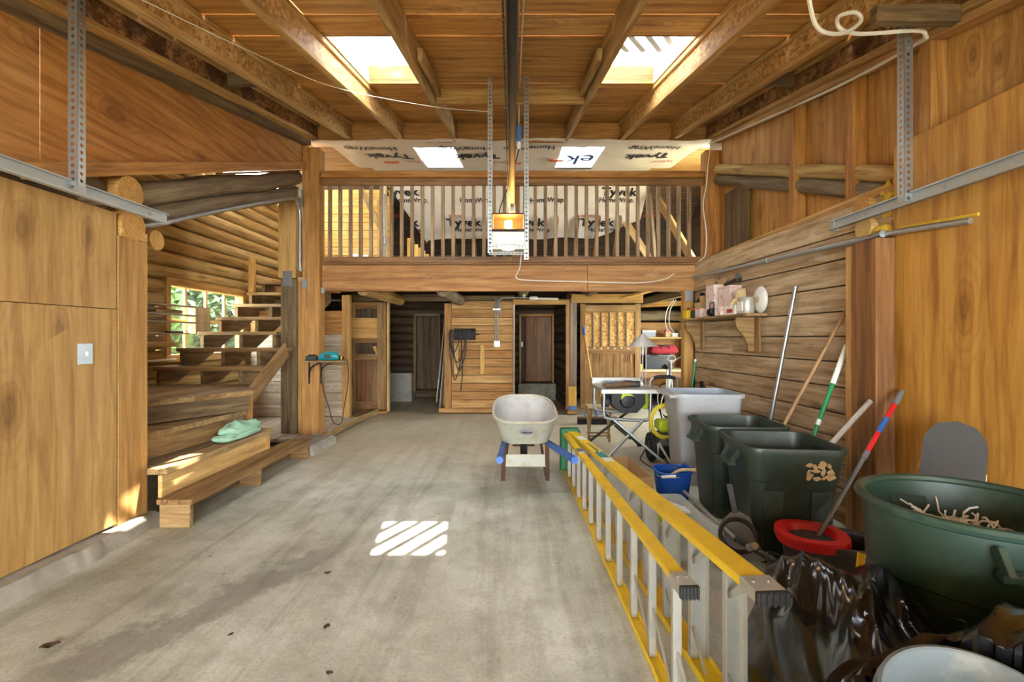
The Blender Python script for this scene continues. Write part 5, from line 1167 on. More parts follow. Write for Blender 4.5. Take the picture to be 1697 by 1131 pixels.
MB().tube(pts, .009, 6).build('hose', M['yhose'], pw, True)
MB().cyl((1.68, 5.10, .24), (1.78, 4.97, .03), .013, 8).build('spray_wand', M['galv'], pw, True)
pw.location.x -= .13; gb.location.x += .05
# ------------------------------------------------------------------ push broom by the sliding door
pb_ = thing('push_broom', 'push broom with black head and blue braces leaning on the sliding door', 'broom', (1.3, 7.5, 0))
bx('head_block', 1.02, 1.64, 7.50, 7.57, .085, .115, M['stair_dark'], pb_, 'X'); b = MB()
for k in range(30): b.box(1.022+k*.0206, 1.04+k*.0206, 7.49, 7.58, .002, .085, .002)
o = b.build('bristles', M['brush'], pb_); o['kind'] = 'stuff'
p0, p1 = V((1.33, 7.54, .11)), V((1.235, 8.36, 1.53)); MB().cyl(p0.lerp(p1, .06), p1, .0185, 10).build('handle', M['orangestick'], pb_, True); MB().cyl(p0.lerp(p1, .90), p1.lerp(p0, -.005), .022, 10).build('end_grip', M['blue_paint'], pb_, True); MB().cyl(p0, p0.lerp(p1, .08), .018, 10).build('socket', M['blue_paint'], pb_, True); MB().cyl(p0.lerp(p1, .3), p0.lerp(p1, .36), .016, 10).build('label_band', M['bluebox'], pb_, True)
for s_ in (-1, 1): MB().tube(bez([p0.lerp(p1, .14), (1.33+s_*.14, 7.58, .27), (1.33+s_*.2, 7.54, .115)], 6), .006, 6).build('brace', M['blue_paint'], pb_, True)

# ------------------------------------------------------------------ hose reel, rulers and conduit on the board wall
YF = YB-.012
hr = thing('cord_reel', 'wall reel wound with dark cord hanging on the brown boards', 'reel', (-.85, YF-.1, 1.4)); c = V((-.80, YB-.13, 1.41))
for dx in (-.20, .15): MB().lathe([(.0, -.006), (.105, -.006), (.105, .006), (.0, .006)], 28, T(c.x+dx, c.y, c.z) @ MX.Rotation(PI/2, 4, 'Y')).build('flange', M['black'], hr, True)
b = MB()
for k in range(14): b.tube([(c.x-.185+k*.024, c.y+.092*math.cos(2*PI*q/20), c.z+.092*math.sin(2*PI*q/20)) for q in range(20)], .013, 6, True)
o = b.build('wound_cord', M['dkgrey'], hr, True); o['kind'] = 'stuff'
MB().cyl((c.x+.15, c.y, c.z), (c.x+.22, c.y, c.z), .014, 10).build('crank', M['black'], hr, True); MB().box(c.x-.2, c.x+.15, c.y+.09, c.y+.125, c.z-.02, c.z+.02).build('wall_mount', M['steel_dark'], hr)
for k, (dx, w_, z1) in enumerate(((-.17, .11, .62), (-.13, .13, .92), (-.20, .09, 1.08), (-.10, .12, .78))):
    MB().tube(bez([(c.x+dx-w_*.8, c.y-.10, c.z+.08), (c.x+dx-w_, c.y-.11, (c.z+z1)/2+.1), (c.x+dx-.02, c.y-.10, z1-.0), (c.x+dx+w_*.85, c.y-.10, (c.z+z1)/2+.05), (c.x+dx+w_*.6, c.y-.11, c.z+.10)], 8), .0095, 6).build('cord_loop', M['black_cable'], hr, True)
MB().tube(bez([(c.x-.08, c.y-.1, c.z), (c.x-.06, c.y-.1, .8), (c.x-.09, c.y-.08, .42)], 6), .009, 6).build('cord_end', M['black_cable'], hr, True)
tag(bx('wooden_ruler', -.565, -.49, YB-.025, YB-.004, .70, 1.22, M['fresh'], None, 'Z'), 'yellow pine strip fixed upright on the brown boards', 'wood strip', 'pine strips by the reel'); tag(bx('wooden_ruler', -1.03, -.96, YB-.025, YB-.004, .70, 1.22, M['fresh'], None, 'Z'), 'yellow pine strip behind the hanging cord loops', 'wood strip', 'pine strips by the reel')
cd = thing('conduit', 'grey conduit running down to a white outlet box on the brown boards', 'conduit', (-.27, YF-.02, 1.2))
for x, zb in ((-.29, 1.30), (-.262, 1.30), (-.235, 1.80)): MB().cyl((x, YB-.02, zb), (x, YB-.02, 2.05), .010, 8).build('pipe', M['galv'], cd, True)
MB().box(-.325, -.215, YB-.065, YB-.004, 1.18, 1.30, .008).build('outlet_box', M['white_pl'], cd); MB().box(-.30, -.24, YB-.068, YB-.064, 1.20, 1.28, .001).build('outlet_face', M['can_silver'], cd)
MB().tube(bez([(-.24, YB-.03, 1.95), (-.2, YB-.05, 2.03), (-.1, YB-.06, 2.055), (.5, YB-.06, 2.05)], 6), .010, 8).build('bend', M['galv'], cd, True); MB().box(-.34, -.20, YB-.03, YB-.004, 1.84, 1.87, .003).build('strap', M['galv'], cd)
for x in (-.20, -.16): MB().tube(bez([(x-.03, YB-.02, 1.98), (x, YB-.03, 1.80), (x+.02, YB-.03, 1.74)], 5), .005, 6).build('stub_cable', M['steel'], cd, True)
tag(MB().box(.18, .22, 7.9, 8.2, 2.03, 2.062, .004).build('shop_light', M['white_pl']), 'white strip fixture under the loft joists', 'light fixture')
tag(MB().box(.30, .44, 8.28, 8.40, 2.0, 2.06, .02).cyl((.4, 8.34, 2.03), (.8, 8.34, 2.02), .02, 8).build('cable_bundle', M['white'], None, True), 'bundle of white cables lying above the doorway header', 'cables')

# ------------------------------------------------------------------ garage door hardware
def holed(p0, p1, w_, mat, parent, nx, name='perforated_strip', pitch=.038, r=.011):
    """flat steel strip with a row of real holes; nx = face normal"""
    p0, p1 = V(p0), V(p1); d = (p1-p0); L_ = d.length; d.normalize(); n_ = V(nx).normalized(); s_ = d.cross(n_).normalized(); c_ = max(2, int(L_/pitch)); h = L_/c_; v = []; f = []
    for i in range(c_):
        o = p0+d*h*(i+.5); base = len(v); oc = [(-1, -1), (0, -1), (1, -1), (1, 0), (1, 1), (0, 1), (-1, 1), (-1, 0)]
        for (a, b_) in oc: v.append(o+d*a*h/2+s_*b_*w_/2)
        for k in range(8): an = math.atan2(oc[k][1], oc[k][0]); v.append(o+d*math.cos(an)*r+s_*math.sin(an)*r)
        for k in range(8): f.append([base+k, base+(k+1) % 8, base+8+(k+1) % 8, base+8+k])
    N_ = len(v); v2 = [q-n_*.003 for q in v]; f += [[i+N_ for i in q][::-1] for q in f]
    return MB().add(v+v2, f).build(name, mat, parent)
def angle(label, x, y, z0, z1, side, w_=.045):
    t = thing('hanger_strap', label, 'hanger', (x, y, z0), 'perforated steel hangers')
    holed((x, y, z0), (x, y, z1), w_, M['galv'], t, (0, -1, 0)); holed((x+side*w_/2, y+w_/2, z0), (x+side*w_/2, y+w_/2, z1), w_, M['galv'], t, (-side, 0, 0), 'perforated_flange'); return t
angle('perforated steel hanger holding the door track over the honey plywood', -2.385, 2.62, 2.15, RD(2.62)-.01, 1, .05); angle('perforated steel hanger holding the door track over the orange plywood', 2.325, 2.83, 2.15, RB(2.8)-.02, -1, .05)
angle('perforated steel hanger beside the opener nearer the stairs', -.205, 4.50, 2.14, RD(4.5)-.01, 1, .042); angle('perforated steel hanger beside the opener nearer the bins', .135, 4.50, 2.08, RD(4.5)-.01, -1, .042)
def track(label, x, s_, ye):
    t = thing('door_track', label, 'door track', (x, 1.5, 2.17), 'garage door tracks'); b = MB(); prof = [(-.008, -.034), (.0, -.034), (.028*s_, -.034), (.03*s_, -.026), (.004*s_, -.030), (.004*s_, .030), (.03*s_, .026), (.028*s_, .034), (-.0*s_, .034), (-.002*s_, .0)]
    b.loft([[(x+a, y, 2.17+c_) for a, c_ in prof] for y in (-.6, ye)]); b.build('channel', M['track'], t)
    for y in (1.2, 1.9, 2.62, 3.2): MB().cyl((x-s_*.012, y, 2.17), (x+s_*.008, y, 2.17), .012, 10).build('bolt', M['steel'], t, True)
    MB().box(x-.03 if s_ > 0 else x-.012, x+.012 if s_ > 0 else x+.03, ye-.03, ye+.004, 2.13, 2.21, .003).build('end_stop', M['track'], t)
track('steel garage door track along the honey plywood wall', -2.40, 1, 3.34); track('steel garage door track along the orange plywood wall', 2.35, -1, 3.54)
gd = thing('garage_door_opener', 'garage door opener with lit bulb behind an amber lens', 'door opener', (-.03, 4.55, 2.2))
MB().box(-.185, .115, 4.40, 4.78, 2.33, 2.345, .003).box(-.185, .115, 4.40, 4.78, 2.475, 2.49, .003).box(-.185, -.175, 4.40, 4.78, 2.34, 2.48, .003).box(.105, .115, 4.40, 4.78, 2.34, 2.48, .003).box(-.175, .105, 4.60, 4.78, 2.34, 2.48, .003).build('housing', M['rust'], gd)
MB().box(-.172, .102, 4.405, 4.412, 2.347, 2.473, .002).build('lens', M['amber'], gd)
b = MB(); 
for k in range(30): pass
b.tube([(-.035+.028*math.cos(k*.7), 4.50+.028*math.sin(k*.7), 2.375+.0022*k) for k in range(30)], .009, 6); b.build('bulb', M['bulb'], gd, True)
MB().cyl((-.035, 4.50, 2.347), (-.035, 4.50, 2.378), .016, 12).build('bulb_base', M['white_pl'], gd, True)
MB().box(-.185, .115, 4.42, 4.75, 2.20, 2.325, .004).build('motor_case', M['can_silver'], gd); MB().lathe([(0, -.02), (.055, -.014), (.065, 0)], 20, T(-.035, 4.55, 2.196)).build('courtesy_lens', M['led'], gd, True)
holed((-.22, 4.42, 2.185), (.14, 4.42, 2.185), .045, M['track'], gd, (0, -1, 0), 'front_angle', .03, .007); holed((-.21, 4.43, 2.125), (.12, 4.43, 2.125), .03, M['track'], gd, (0, -1, .2), 'lower_angle', .03, .006)
b = MB(); b.box(-.022, .022, -.5, 4.42, 2.545, 2.551, .001); 
for x in (-.020, .020): b.box(x-.003, x+.003, -.5, 4.42, 2.505, 2.55, .001)
b.build('drive_rail', M['steel_dark'], gd); 
b = MB()
for k in range(150): y = -.4+k*.0322; b.box(-.036, -.028, y, y+.02, 2.512, 2.53, .001)
o = b.build('chain', M['steel_dark'], gd); o['kind'] = 'stuff'
MB().box(-.035, .035, 4.36, 4.60, 2.49, 2.552, .005).build('rail_bracket', M['galv'], gd)
ld_ = bpy.data.lights.new('opener_bulb_light', 'POINT'); ld_.energy = 3; ld_.color = (1, .86, .62); ld_.shadow_soft_size = .03
lo = bpy.data.objects.new('opener_bulb_light', ld_); COL.objects.link(lo); lo.location = (-.035, 4.44, 2.41); adopt(lo, gd)
oa = thing('power_outlet', 'blue outlet box with a plug hanging beside the centre rafter', 'outlet', (.06, 5.2, 3.5)); MB().box(.05, .10, 5.15, 5.22, 3.44, 3.62, .006).build('box', M['blue_paint'], oa); MB().box(.055, .095, 5.13, 5.17, 3.36, 3.44, .006).build('plug', M['white_pl'], oa)
MB().tube(bez([(.075, 5.15, 3.36), (.04, 5.05, 3.2), (-.02, 4.8, 2.9), (-.12, 4.7, 2.6), (-.1, 4.72, 2.5)], 7), .006, 6).build('cord', M['black_cable'], oa, True); MB().tube(bez([(.075, 5.2, 3.62), (.07, 4.6, RB(4.6)+.12), (.07, 3.0, RB(3)+.13), (.075, 1.8, RB(1.8)+.1)], 6), .006, 6).build('feed_cable', M['cable'], oa, True)
# ------------------------------------------------------------------ loose cables and pipes
wire('cable', [(1.35, 2.35, 3.38), (1.46, 2.40, 3.12), (1.58, 2.50, 2.96), (1.78, 2.6, 2.99), (1.95, 2.7, 3.12), (1.92, 2.7, 3.17), (1.80, 2.66, 3.12), (1.78, 2.62, 3.03), (1.95, 2.7, 3.05), (2.30, 2.75, 3.10), (2.38, 2.78, 3.09), (2.42, 2.9, 3.11), (2.50, 3.7, 3.28), (2.52, 5.0, 3.57), (2.5, 6.1, 3.80)], .011, M['cable'], None, 'white cable looping off the rafters above the orange plywood', 'cable')
wire('string', [(-2.05, 2.5, RB(2.5)+.02), (-1.75, 3.3, RB(3.3)-.02), (-1.46, 4.0, RB(4.0)-.03), (-.75, 4.5, RB(4.5)-.05), (-.2, 4.5, RB(4.5)-.10)], .003, M['cable'], None, 'thin string strung loosely across the rafters', 'string')
wire('cable', [(.12, 6.255, 2.42), (.10, 6.25, 2.25), (.06, 6.25, 2.12), (.30, 6.25, 2.09), (.9, 6.25, 2.075), (1.6, 6.25, 2.06), (1.95, 6.25, 2.10), (2.10, 6.25, 2.18)], .008, M['cable'], None, 'white cable sagging along the face of the loft beam', 'cable')
wire('cable', [(2.56, 6.22, 3.85), (2.53, 6.22, 3.6), (2.50, 6.22, 3.3), (2.46, 6.21, 3.05), (2.50, 6.21, 2.7), (2.49, 6.22, 2.42), (2.40, 6.22, 2.33)], .008, M['cable'], None, 'white cable hanging down the loft post beside the studs', 'cable')
pr = thing('conduit', 'grey steel conduit crossing the board wall into the orange plywood', 'conduit', (2.4, 4.5, 2.05)); 
MB().tube([(XR(6.25)-.04, 6.25, 2.13), (XR(3.5)-.05, 3.5, 2.05), (2.46, 3.0, 2.02), (2.49, 2.62, 1.985)], .019, 10).build('pipe', M['galv'], pr, True)
for y, z_ in ((4.6, 2.083), (3.46, 2.048), (3.2, 2.034)): MB().cyl((XR(y)-.046 if y > 3.3 else 2.437, y-.03, z_), (XR(y)-.045 if y > 3.3 else 2.440, y+.03, z_+.001), .025, 10).build('coupling', M['galv'], pr, True)
tag(plank('insulation_strip', (2.495, 3.1, 2.055), (2.495, 2.58, 2.012), .012, .02, M['yfoam'], None), 'yellow foam sealing the slot in the orange plywood', 'insulation')
pr = thing('conduit', 'grey conduit clipped along the sloping log by the stairs', 'conduit', (-2.7, 5, 2.6))
MB().tube(bez([(-2.70, 2.9, 2.10), (-2.73, 3.5, 2.16), (-2.71, 4.4, 2.50), (-2.69, 5.4, 2.88), (-2.69, 5.95, 3.07), (-2.70, 6.10, 3.04), (-2.71, 6.17, 2.9), (-2.71, 6.17, 2.3), (-2.69, 6.17, 2.20)], 8), .022, 10).build('pipe', M['galv'], pr, True); MB().box(-2.74, -2.67, 6.13, 6.19, 3.02, 3.14, .01).build('fitting', M['galv'], pr); MB().cyl((-2.705, 6.16, 3.14), (-2.705, 6.16, 3.24), .035, 12).build('sensor', M['can_silver'], pr, True)
sw = thing('light_switch', 'steel light switch plate on the honey plywood', 'switch', (-2.64, 3.0, 1.25)); MB().box(-2.652, -2.643, 2.94, 3.045, 1.185, 1.315, .003).build('plate', M['galv'], sw); MB().box(-2.643, -2.625, 2.985, 3.0, 1.235, 1.265, .003).build('toggle', M['white_pl'], sw)
# ------------------------------------------------------------------ wall shelf with its clutter
ws = thing('wall_shelf', 'grey wooden wall shelf on curved brackets above the bins', 'shelf', (2.3, 5.5, 1.55)); SZ = 1.585
def SX(y): return XR(y)-.013
plank('shelf_board', (SX(4.62)-.125, 4.62, SZ-.013), (SX(6.17)-.125, 6.17, SZ-.013), .24, .026, M['stair'], ws, (0, 0, 1))
for y in (4.85, 6.08):
    x = SX(y); MB().prism([(x, SZ-.03), (x-.20, SZ-.03), (x-.205, SZ-.08), (x-.19, SZ-.14), (x-.12, SZ-.22), (x-.085, SZ-.30), (x-.075, SZ-.37), (x, SZ-.37)], y-.018, y+.018, 'XZ').build('bracket', M['stair'], ws)
    bx('bracket_board', x-.022, x-.002, y-.12, y-.02, SZ-.38, SZ-.03, M['stair'], ws, 'Z')
def SB(name, label, cat, y, dx, w_, d_, h, mat, extra=None, ch=.004):
    x = SX(y)-dx; t = thing(name, label, cat, (x, y, SZ), 'things on the wall shelf'); m = T(x, y, SZ) @ Rz(3); MB().box(-d_/2, d_/2, -w_/2, w_/2, 0, h, ch, m).build('body', mat, t)
    if extra: extra(t, m, w_, d_, h)
    return t
def lidf(mat): return lambda t, m, w_, d_, h: MB().box(-d_/2-.003, d_/2+.003, -w_/2-.003, w_/2+.003, h, h+.02, .004, m).build('lid', mat, t)
def flaps(mat): return lambda t, m, w_, d_, h: [MB().bar(m @ V((s_*d_/2, 0, h)), m @ V((s_*(d_/2+.01), 0, h+.07)), w_, .003, m.to_3x3() @ V((1, 0, 0))).build('flap', mat, t) for s_ in (-1, 1)]
SB('parts_box', 'small bright yellow box at the end of the wall shelf', 'box', 6.08, .16, .12, .10, .11, M['cyellow'], lambda t, m, w_, d_, h: MB().tube(bez([m @ V((0, -.03, h)), m @ V((0, -.02, h+.025)), m @ V((0, .02, h+.025)), m @ V((0, .03, h))], 5), .006, 6).build('loop', M['black'], t))
SB('jar', 'dark glass jar beside the yellow box on the wall shelf', 'jar', 5.90, .16, .08, .08, .10, M['dkgrey'], lidf(M['orange']), .02); SB('parts_box', 'pink and white screw box with orange parts on the wall shelf', 'box', 5.72, .14, .16, .12, .11, M['pink'], flaps(M['card'])); SB('parts_box', 'open tan carton behind the pink screw box on the wall shelf', 'box', 5.82, .055, .14, .09, .20, M['card'], flaps(M['card'])); SB('parts_box', 'low pink screw box on the wall shelf beside the headphones', 'box', 5.18, .18, .13, .09, .09, M['pink'], lidf(M['pink'])); SB('parts_box', 'tall pink and white carton standing on the wall shelf', 'box', 5.48, .10, .20, .14, .36, M['pink'], flaps(M['card'])); SB('parts_box', 'wide stacked pink carton on the wall shelf', 'box', 5.22, .075, .26, .13, .30, M['pink'], lidf(M['pink'])); SB('parts_box', 'white carton with red print on the wall shelf', 'box', 4.97, .14, .22, .12, .10, M['paper'], lambda t, m, w_, d_, h: MB().box(-d_/2-.001, -d_/2+.002, -.06, .06, .02, .06, .0005, m).build('print', M['red_ink'], t))
t = thing('paint_can', 'dented silver paint can on the wall shelf', 'can', (SX(4.77)-.13, 4.77, SZ), 'things on the wall shelf'); m = T(SX(4.77)-.13, 4.77, SZ); MB().lathe([(.070, 0), (.072, .004), (.070, .008), (.070, .155), (.074, .16), (.070, .165), (.06, .16), (0, .158)], 28, m).build('body', M['can_silver'], t, True); MB().box(-.072, -.06, -.05, .05, .03, .12, .002, m).build('paper_label', M['white'], t)
glove('work_glove', 'cream leather glove draped over the silver paint can', (SX(4.84)-.14, 4.84, SZ+.13), MX.Rotation(-1.1, 4, 'X') @ Rz(80), M['leather'], 1.25, 'things on the wall shelf')
t = thing('headphones', 'black ear muffs lying on the wall shelf', 'ear muffs', (SX(5.38)-.19, 5.38, SZ), 'things on the wall shelf'); m = T(SX(5.38)-.19, 5.38, SZ+.05)
for s_ in (-1, 1): MB().lathe([(0, .02), (.035, .018), (.045, 0), (.035, -.018), (0, -.02)], 18, m @ T(0, s_*.04, 0) @ MX.Rotation(PI/2, 4, 'X')).build('ear_cup', M['black'], t, True)
MB().tube(bez([m @ V((0, -.05, .03)), m @ V((0, -.05, .10)), m @ V((0, .05, .10)), m @ V((0, .05, .03))], 6), .006, 6).build('band', M['black'], t, True)
t = thing('hand_tool', 'black pistol grip tool lying across the pink carton', 'tool', (SX(5.12)-.10, 5.15, SZ+.32), 'things on the wall shelf'); m = T(SX(5.12)-.10, 5.12, SZ+.345); MB().cyl(m @ V((0, -.16, .03)), m @ V((0, .16, 0)), .018, 10).build('barrel', M['black'], t, True); MB().cyl(m @ V((-.03, -.2, .05)), m @ V((.02, -.12, .02)), .03, 12).build('head', M['dkgrey'], t, True)
t = thing('sanding_pad', 'round cream fleece pad leaning on the wall behind the paint can', 'pad', (SX(4.66)-.03, 4.66, SZ+.2), 'things on the wall shelf'); MB().lathe([(0, .03), (.09, .028), (.12, .015), (.13, 0), (.12, -.012), (0, -.014)], 28, T(SX(4.66)-.035, 4.70, SZ+.135) @ MX.Rotation(-PI/2, 4, 'Y')).build('fleece', M['paper'], t, True); MB().lathe([(0, .035), (.03, .034), (.035, .028)], 16, T(SX(4.66)-.035, 4.70, SZ+.135) @ MX.Rotation(-PI/2, 4, 'Y')).build('centre', M['leather'], t, True)
t = thing('caulking_gun', 'black caulking gun propped against the wall on the shelf end', 'tool', (SX(5.98)-.05, 5.98, SZ), 'things on the wall shelf'); MB().cyl((SX(6.05)-.05, 6.16, SZ+.14), (SX(5.92)-.05, 5.93, SZ+.30), .028, 12).build('barrel', M['black'], t, True); MB().bar((SX(6.05)-.05, 6.1, SZ+.02), (SX(6.0)-.05, 6.02, SZ+.14), .03, .02).build('grip', M['dkgrey'], t)
wire('hanging_wire', [(SX(5.6)-.01, 5.6, 2.06), (SX(5.6)-.015, 5.6, 1.95), (SX(5.66)-.015, 5.64, 1.88), (SX(5.7)-.03, 5.70, SZ+.30)], .003, M['black_cable'], None, 'thin dark wire hanging down to the wall shelf', 'wire')

# ------------------------------------------------------------------ small shelf with the teal drill by the loft post
ss = thing('bracket_shelf', 'small board shelf on black iron brackets beside the loft post', 'shelf', (-2.4, 6.25, 1.05))
bx('shelf_board', -2.62, -2.10, 6.03, 6.19, 1.04, 1.062, M['stair'], ss, 'X')
for x in (-2.60, -2.45): MB().tube(bez([(x, 6.185, .80), (x, 6.185, .86), (x+.05, 6.13, .97), (x+.17, 6.09, 1.036)], 6), .009, 8).bar((x, 6.19, .76), (x, 6.19, 1.035), .022, .008, (0, 1, 0)).build('bracket', M['black'], ss, True)
bx('ledger', -2.47, -2.12, 6.195, 6.225, 1.0, 1.06, M['stair'], ss, 'X')
t = thing('cordless_drill', 'teal power tool lying on the bracket shelf', 'power tool', (-2.3, 6.11, 1.06)); b = MB(); b.loft([[(x, 6.11+w_*math.cos(2*PI*k/14), 1.063+h+h*math.sin(2*PI*k/14)) for k in range(14)] for x, w_, h in ((-2.44, .03, .03), (-2.42, .042, .045), (-2.30, .05, .058), (-2.22, .045, .052), (-2.19, .03, .035))]); b.build('body', M['teal'], t, True); MB().cyl((-2.20, 6.11, 1.095), (-2.13, 6.11, 1.09), .022, 12).build('nose', M['black'], t, True); MB().cyl((-2.16, 6.11, 1.093), (-2.145, 6.11, 1.093), .026, 12).build('collar', M['cyellow'], t, True); MB().box(-2.36, -2.28, 6.06, 6.075, 1.09, 1.14, .004).build('vent_plate', M['dkgrey'], t)
t = thing('battery_charger', 'small black charger block on the bracket shelf', 'charger', (-2.54, 6.11, 1.06)); MB().box(-2.60, -2.47, 6.06, 6.16, 1.063, 1.12, .012).build('body', M['dkgrey'], t); MB().box(-2.57, -2.50, 6.08, 6.14, 1.12, 1.135, .005).build('cradle', M['black'], t)
wire('extension_lead', [(-2.44, 6.19, 1.05), (-2.44, 6.21, .75), (-2.36, 6.22, .45), (-2.30, 6.22, .26), (-2.20, 6.22, .25), (-2.16, 6.20, .45), (-2.10, 6.18, .75), (-2.09, 6.14, 1.03), (-2.13, 6.12, 1.07)], .006, M['black_cable'], None, 'black power cord drooping below the bracket shelf', 'cord')
# ------------------------------------------------------------------ towel on the steps
def towel_fn(cx, cy, z0, lx, ly, h, sd):
    def fn(u, v):
        th = u*2*PI; ph = (v-.5)*PI; c_, s_ = math.cos(th), math.sin(th); e = .6; X = math.copysign(abs(c_)**e, c_)*math.cos(ph)**.5; Y = math.copysign(abs(s_)**e, s_)*math.cos(ph)**.5; Z = math.copysign(abs(math.sin(ph))**.8, math.sin(ph))
        n1 = NZ.noise((X*1.2+sd, Y*3, Z)); n2 = NZ.noise((X*3+sd, Y*6, Z*2)); top = max(0, Z)
        return V((cx+X*lx/2*(1+.12*n1), cy+Y*ly/2*(1+.10*n1), max(z0, z0+h/2+Z*h/2+top*(.03*n1+.018*(1-abs(n2)*2)))))
    return fn
tw_ = thing('towel', 'folded mint green towel lying on the second step', 'towel', (-2.58, 4.55, .41))
MB().grid(towel_fn(-2.585, 4.55, .411, .20, .62, .055, 1), 60, 30).build('lower_fold', M['towel'], tw_, True); MB().grid(towel_fn(-2.59, 4.60, .45, .20, .52, .085, 6), 60, 30).build('upper_fold', M['towel'], tw_, True)
# ------------------------------------------------------------------ lumber rack before the window
rk = thing('lumber_rack', 'narrow slatted shelves in front of the window', 'rack', (-4.1, 5.6, 1.2))
for z_, a, b_ in ((1.74, 4.6, 6.5), (1.63, 4.6, 6.5), (1.54, 4.6, 6.5), (1.40, 4.7, 6.1)): bx('shelf_board', -4.16, -4.06, a, b_, z_-.009, z_+.009, M['panel_white'], rk, 'Y')
bx('end_panel', -4.16, -4.06, 6.2, 6.5, 1.4, 1.74, M['pale'], rk, 'Z')
for k in range(3): tag(bx('stacked_board', -4.16, -4.06, 4.5+k*.05, 5.9-k*.04, 1.24+k*.022, 1.26+k*.022, M['panel'], None, 'Y'), ['lowest brown board stacked under the window shelves', 'middle brown board stacked under the window shelves', 'topmost brown board stacked under the window shelves'][k], 'board', 'boards stacked under the window shelves')
for k, z_ in enumerate((1.07, .62)): tag(bx('white_board', -4.19, -4.13, 4.5, 5.95, z_, z_+.025, M['white'], None, 'Y'), ['white painted board lying by the log wall below the stacked boards', 'lower white painted board seen behind the stair stringers'][k], 'board')
tag(lg((-4.11, 5.1, 1.68), (-4.11, 5.5, 1.685), .035, M['log_grey'], None, 'firewood', n=9), 'short grey log piece on the window shelf', 'log'); tag(lg((-4.11, 5.55, 1.665), (-4.11, 6.0, 1.67), .024, M['log'], None, 'stick', n=8), 'thin knobbly stick on the window shelf', 'stick'); tag(MB().box(-4.14, -4.08, 5.75, 6.0, 1.41, 1.43, .005).build('hand_file', M['dkgrey']), 'dark hand tool on the lowest window shelf', 'tool')
# ------------------------------------------------------------------ workshop nook: bench, shelf, bicycle
wbn = thing('workbench', 'workbench with shelf in the nook behind the bins', 'workbench', (2.9, 8.5, 0))
bx('bench_top', 1.95, 3.4, 8.9, 9.5, .72, .76, M['pale'], wbn, 'X'); bx('shelf_board', 2.0, 3.4, 9.2, 9.5, 1.33, 1.36, M['fir_light'], wbn, 'X'); bx('apron', 1.95, 3.4, 8.92, 8.95, .6, .72, M['reddoor'], wbn, 'X')
for x in (2.0, 3.3): bx('leg', x, x+.08, 8.95, 9.03, 0, .72, M['fir'], wbn, 'Z'); bx('upright', x, x+.03, 9.22, 9.5, .76, 1.33, M['stair_dark'], wbn, 'Z')
def NB(name, label, cat, x, y, z_, w_, d_, h, mat, lid=None):
    t = thing(name, label, cat, (x, y, z_), 'things in the workshop nook'); MB().box(x-w_/2, x+w_/2, y-d_/2, y+d_/2, z_, z_+h, .008).build('body', mat, t); MB().box(x-w_/2-.004, x+w_/2+.004, y-d_/2-.004, y+d_/2+.004, z_+h-.03, z_+h+.01, .006).build('lid', lid or mat, t)
NB('storage_box', 'grey box on the nook shelf behind the lamp', 'box', 2.62, 9.32, 1.362, .26, .2, .12, M['greybox'], M['can_silver']); NB('parts_box', 'red and tan box on the nook shelf', 'box', 3.0, 9.32, 1.362, .10, .1, .12, M['card'], M['red']); NB('parts_box', 'small white carton on the nook shelf', 'box', 3.14, 9.34, 1.362, .12, .1, .07, M['paper']); NB('storage_box', 'pale bin at the end of the nook shelf', 'box', 3.3, 9.3, 1.362, .16, .18, .14, M['can_silver']); NB('book', 'blue book standing at the end of the workbench', 'book', 2.05, 9.1, .762, .1, .2, .28, M['bluebox']); NB('tool_case', 'black tool case on the workbench', 'case', 2.75, 9.15, .762, .5, .3, .26, M['black'], M['dkgrey']); NB('small_box', 'yellow tool box on the workbench', 'box', 2.38, 9.1, .762, .16, .14, .12, M['cyellow'], M['black'])
t = thing('cloth_bag', 'dark red cloth bundle on the black tool case', 'bag', (2.85, 9.1, 1.03), 'things in the workshop nook'); MB().grid(towel_fn(2.85, 9.12, 1.035, .55, .3, .16, 11), 40, 20).build('bundle', M['red_cloth'], t, True); MB().tube(bez([(2.75, 9.0, 1.12), (2.8, 8.96, 1.2), (2.9, 8.96, 1.2), (2.95, 9.0, 1.12)], 5), .012, 6).build('strap', M['black'], t, True)
bi = thing('bicycle', 'white and silver bicycle parked in the nook', 'bicycle', (2.6, 7.4, 0))
for y in (7.15, 8.1):
    mm = T(2.35+.25*(y-7.15), y, .30) @ Rz(15) @ MX.Rotation(PI/2, 4, 'Y'); MB().tube([mm @ V((.28*math.cos(2*PI*k/36), .28*math.sin(2*PI*k/36), 0)) for k in range(36)], .018, 8, True).build('tyre', M['rubber'], bi, True); MB().tube([mm @ V((.262*math.cos(2*PI*k/36), .262*math.sin(2*PI*k/36), 0)) for k in range(36)], .008, 6, True).build('rim', M['alu'], bi, True)
    b = MB()
    for k in range(14): b.cyl(mm @ V((0, 0, .02*(-1)**k)), mm @ V((.26*math.cos(2*PI*k/14), .26*math.sin(2*PI*k/14), 0)), .0015, 4)
    o = b.build('spokes', M['steel'], bi); o['kind'] = 'stuff'
b = MB(); H_ = V((2.37, 7.25, .80)); BB = V((2.45, 7.60, .28)); S_ = V((2.50, 7.78, .80)); RW = V((2.5875, 8.1, .30)); FW = V((2.35, 7.15, .30))
for p, q in ((H_, S_+V((0, -.03, -.1))), (H_-V((0, 0, .06)), BB), (BB, S_), (BB, RW), (S_-V((0, 0, .1)), RW)): b.cyl(p, q, .017, 8)
b.build('frame', M['white_pl'], bi, True); MB().cyl(FW+V((.04, 0, 0)), H_+V((.02, 0, 0)), .012, 8).cyl(FW-V((.04, 0, 0)), H_-V((.02, 0, 0)), .012, 8).cyl(H_-V((0, .0, .05)), H_+V((-.0, -.03, .22)), .02, 10).build('fork', M['steel'], bi, True)
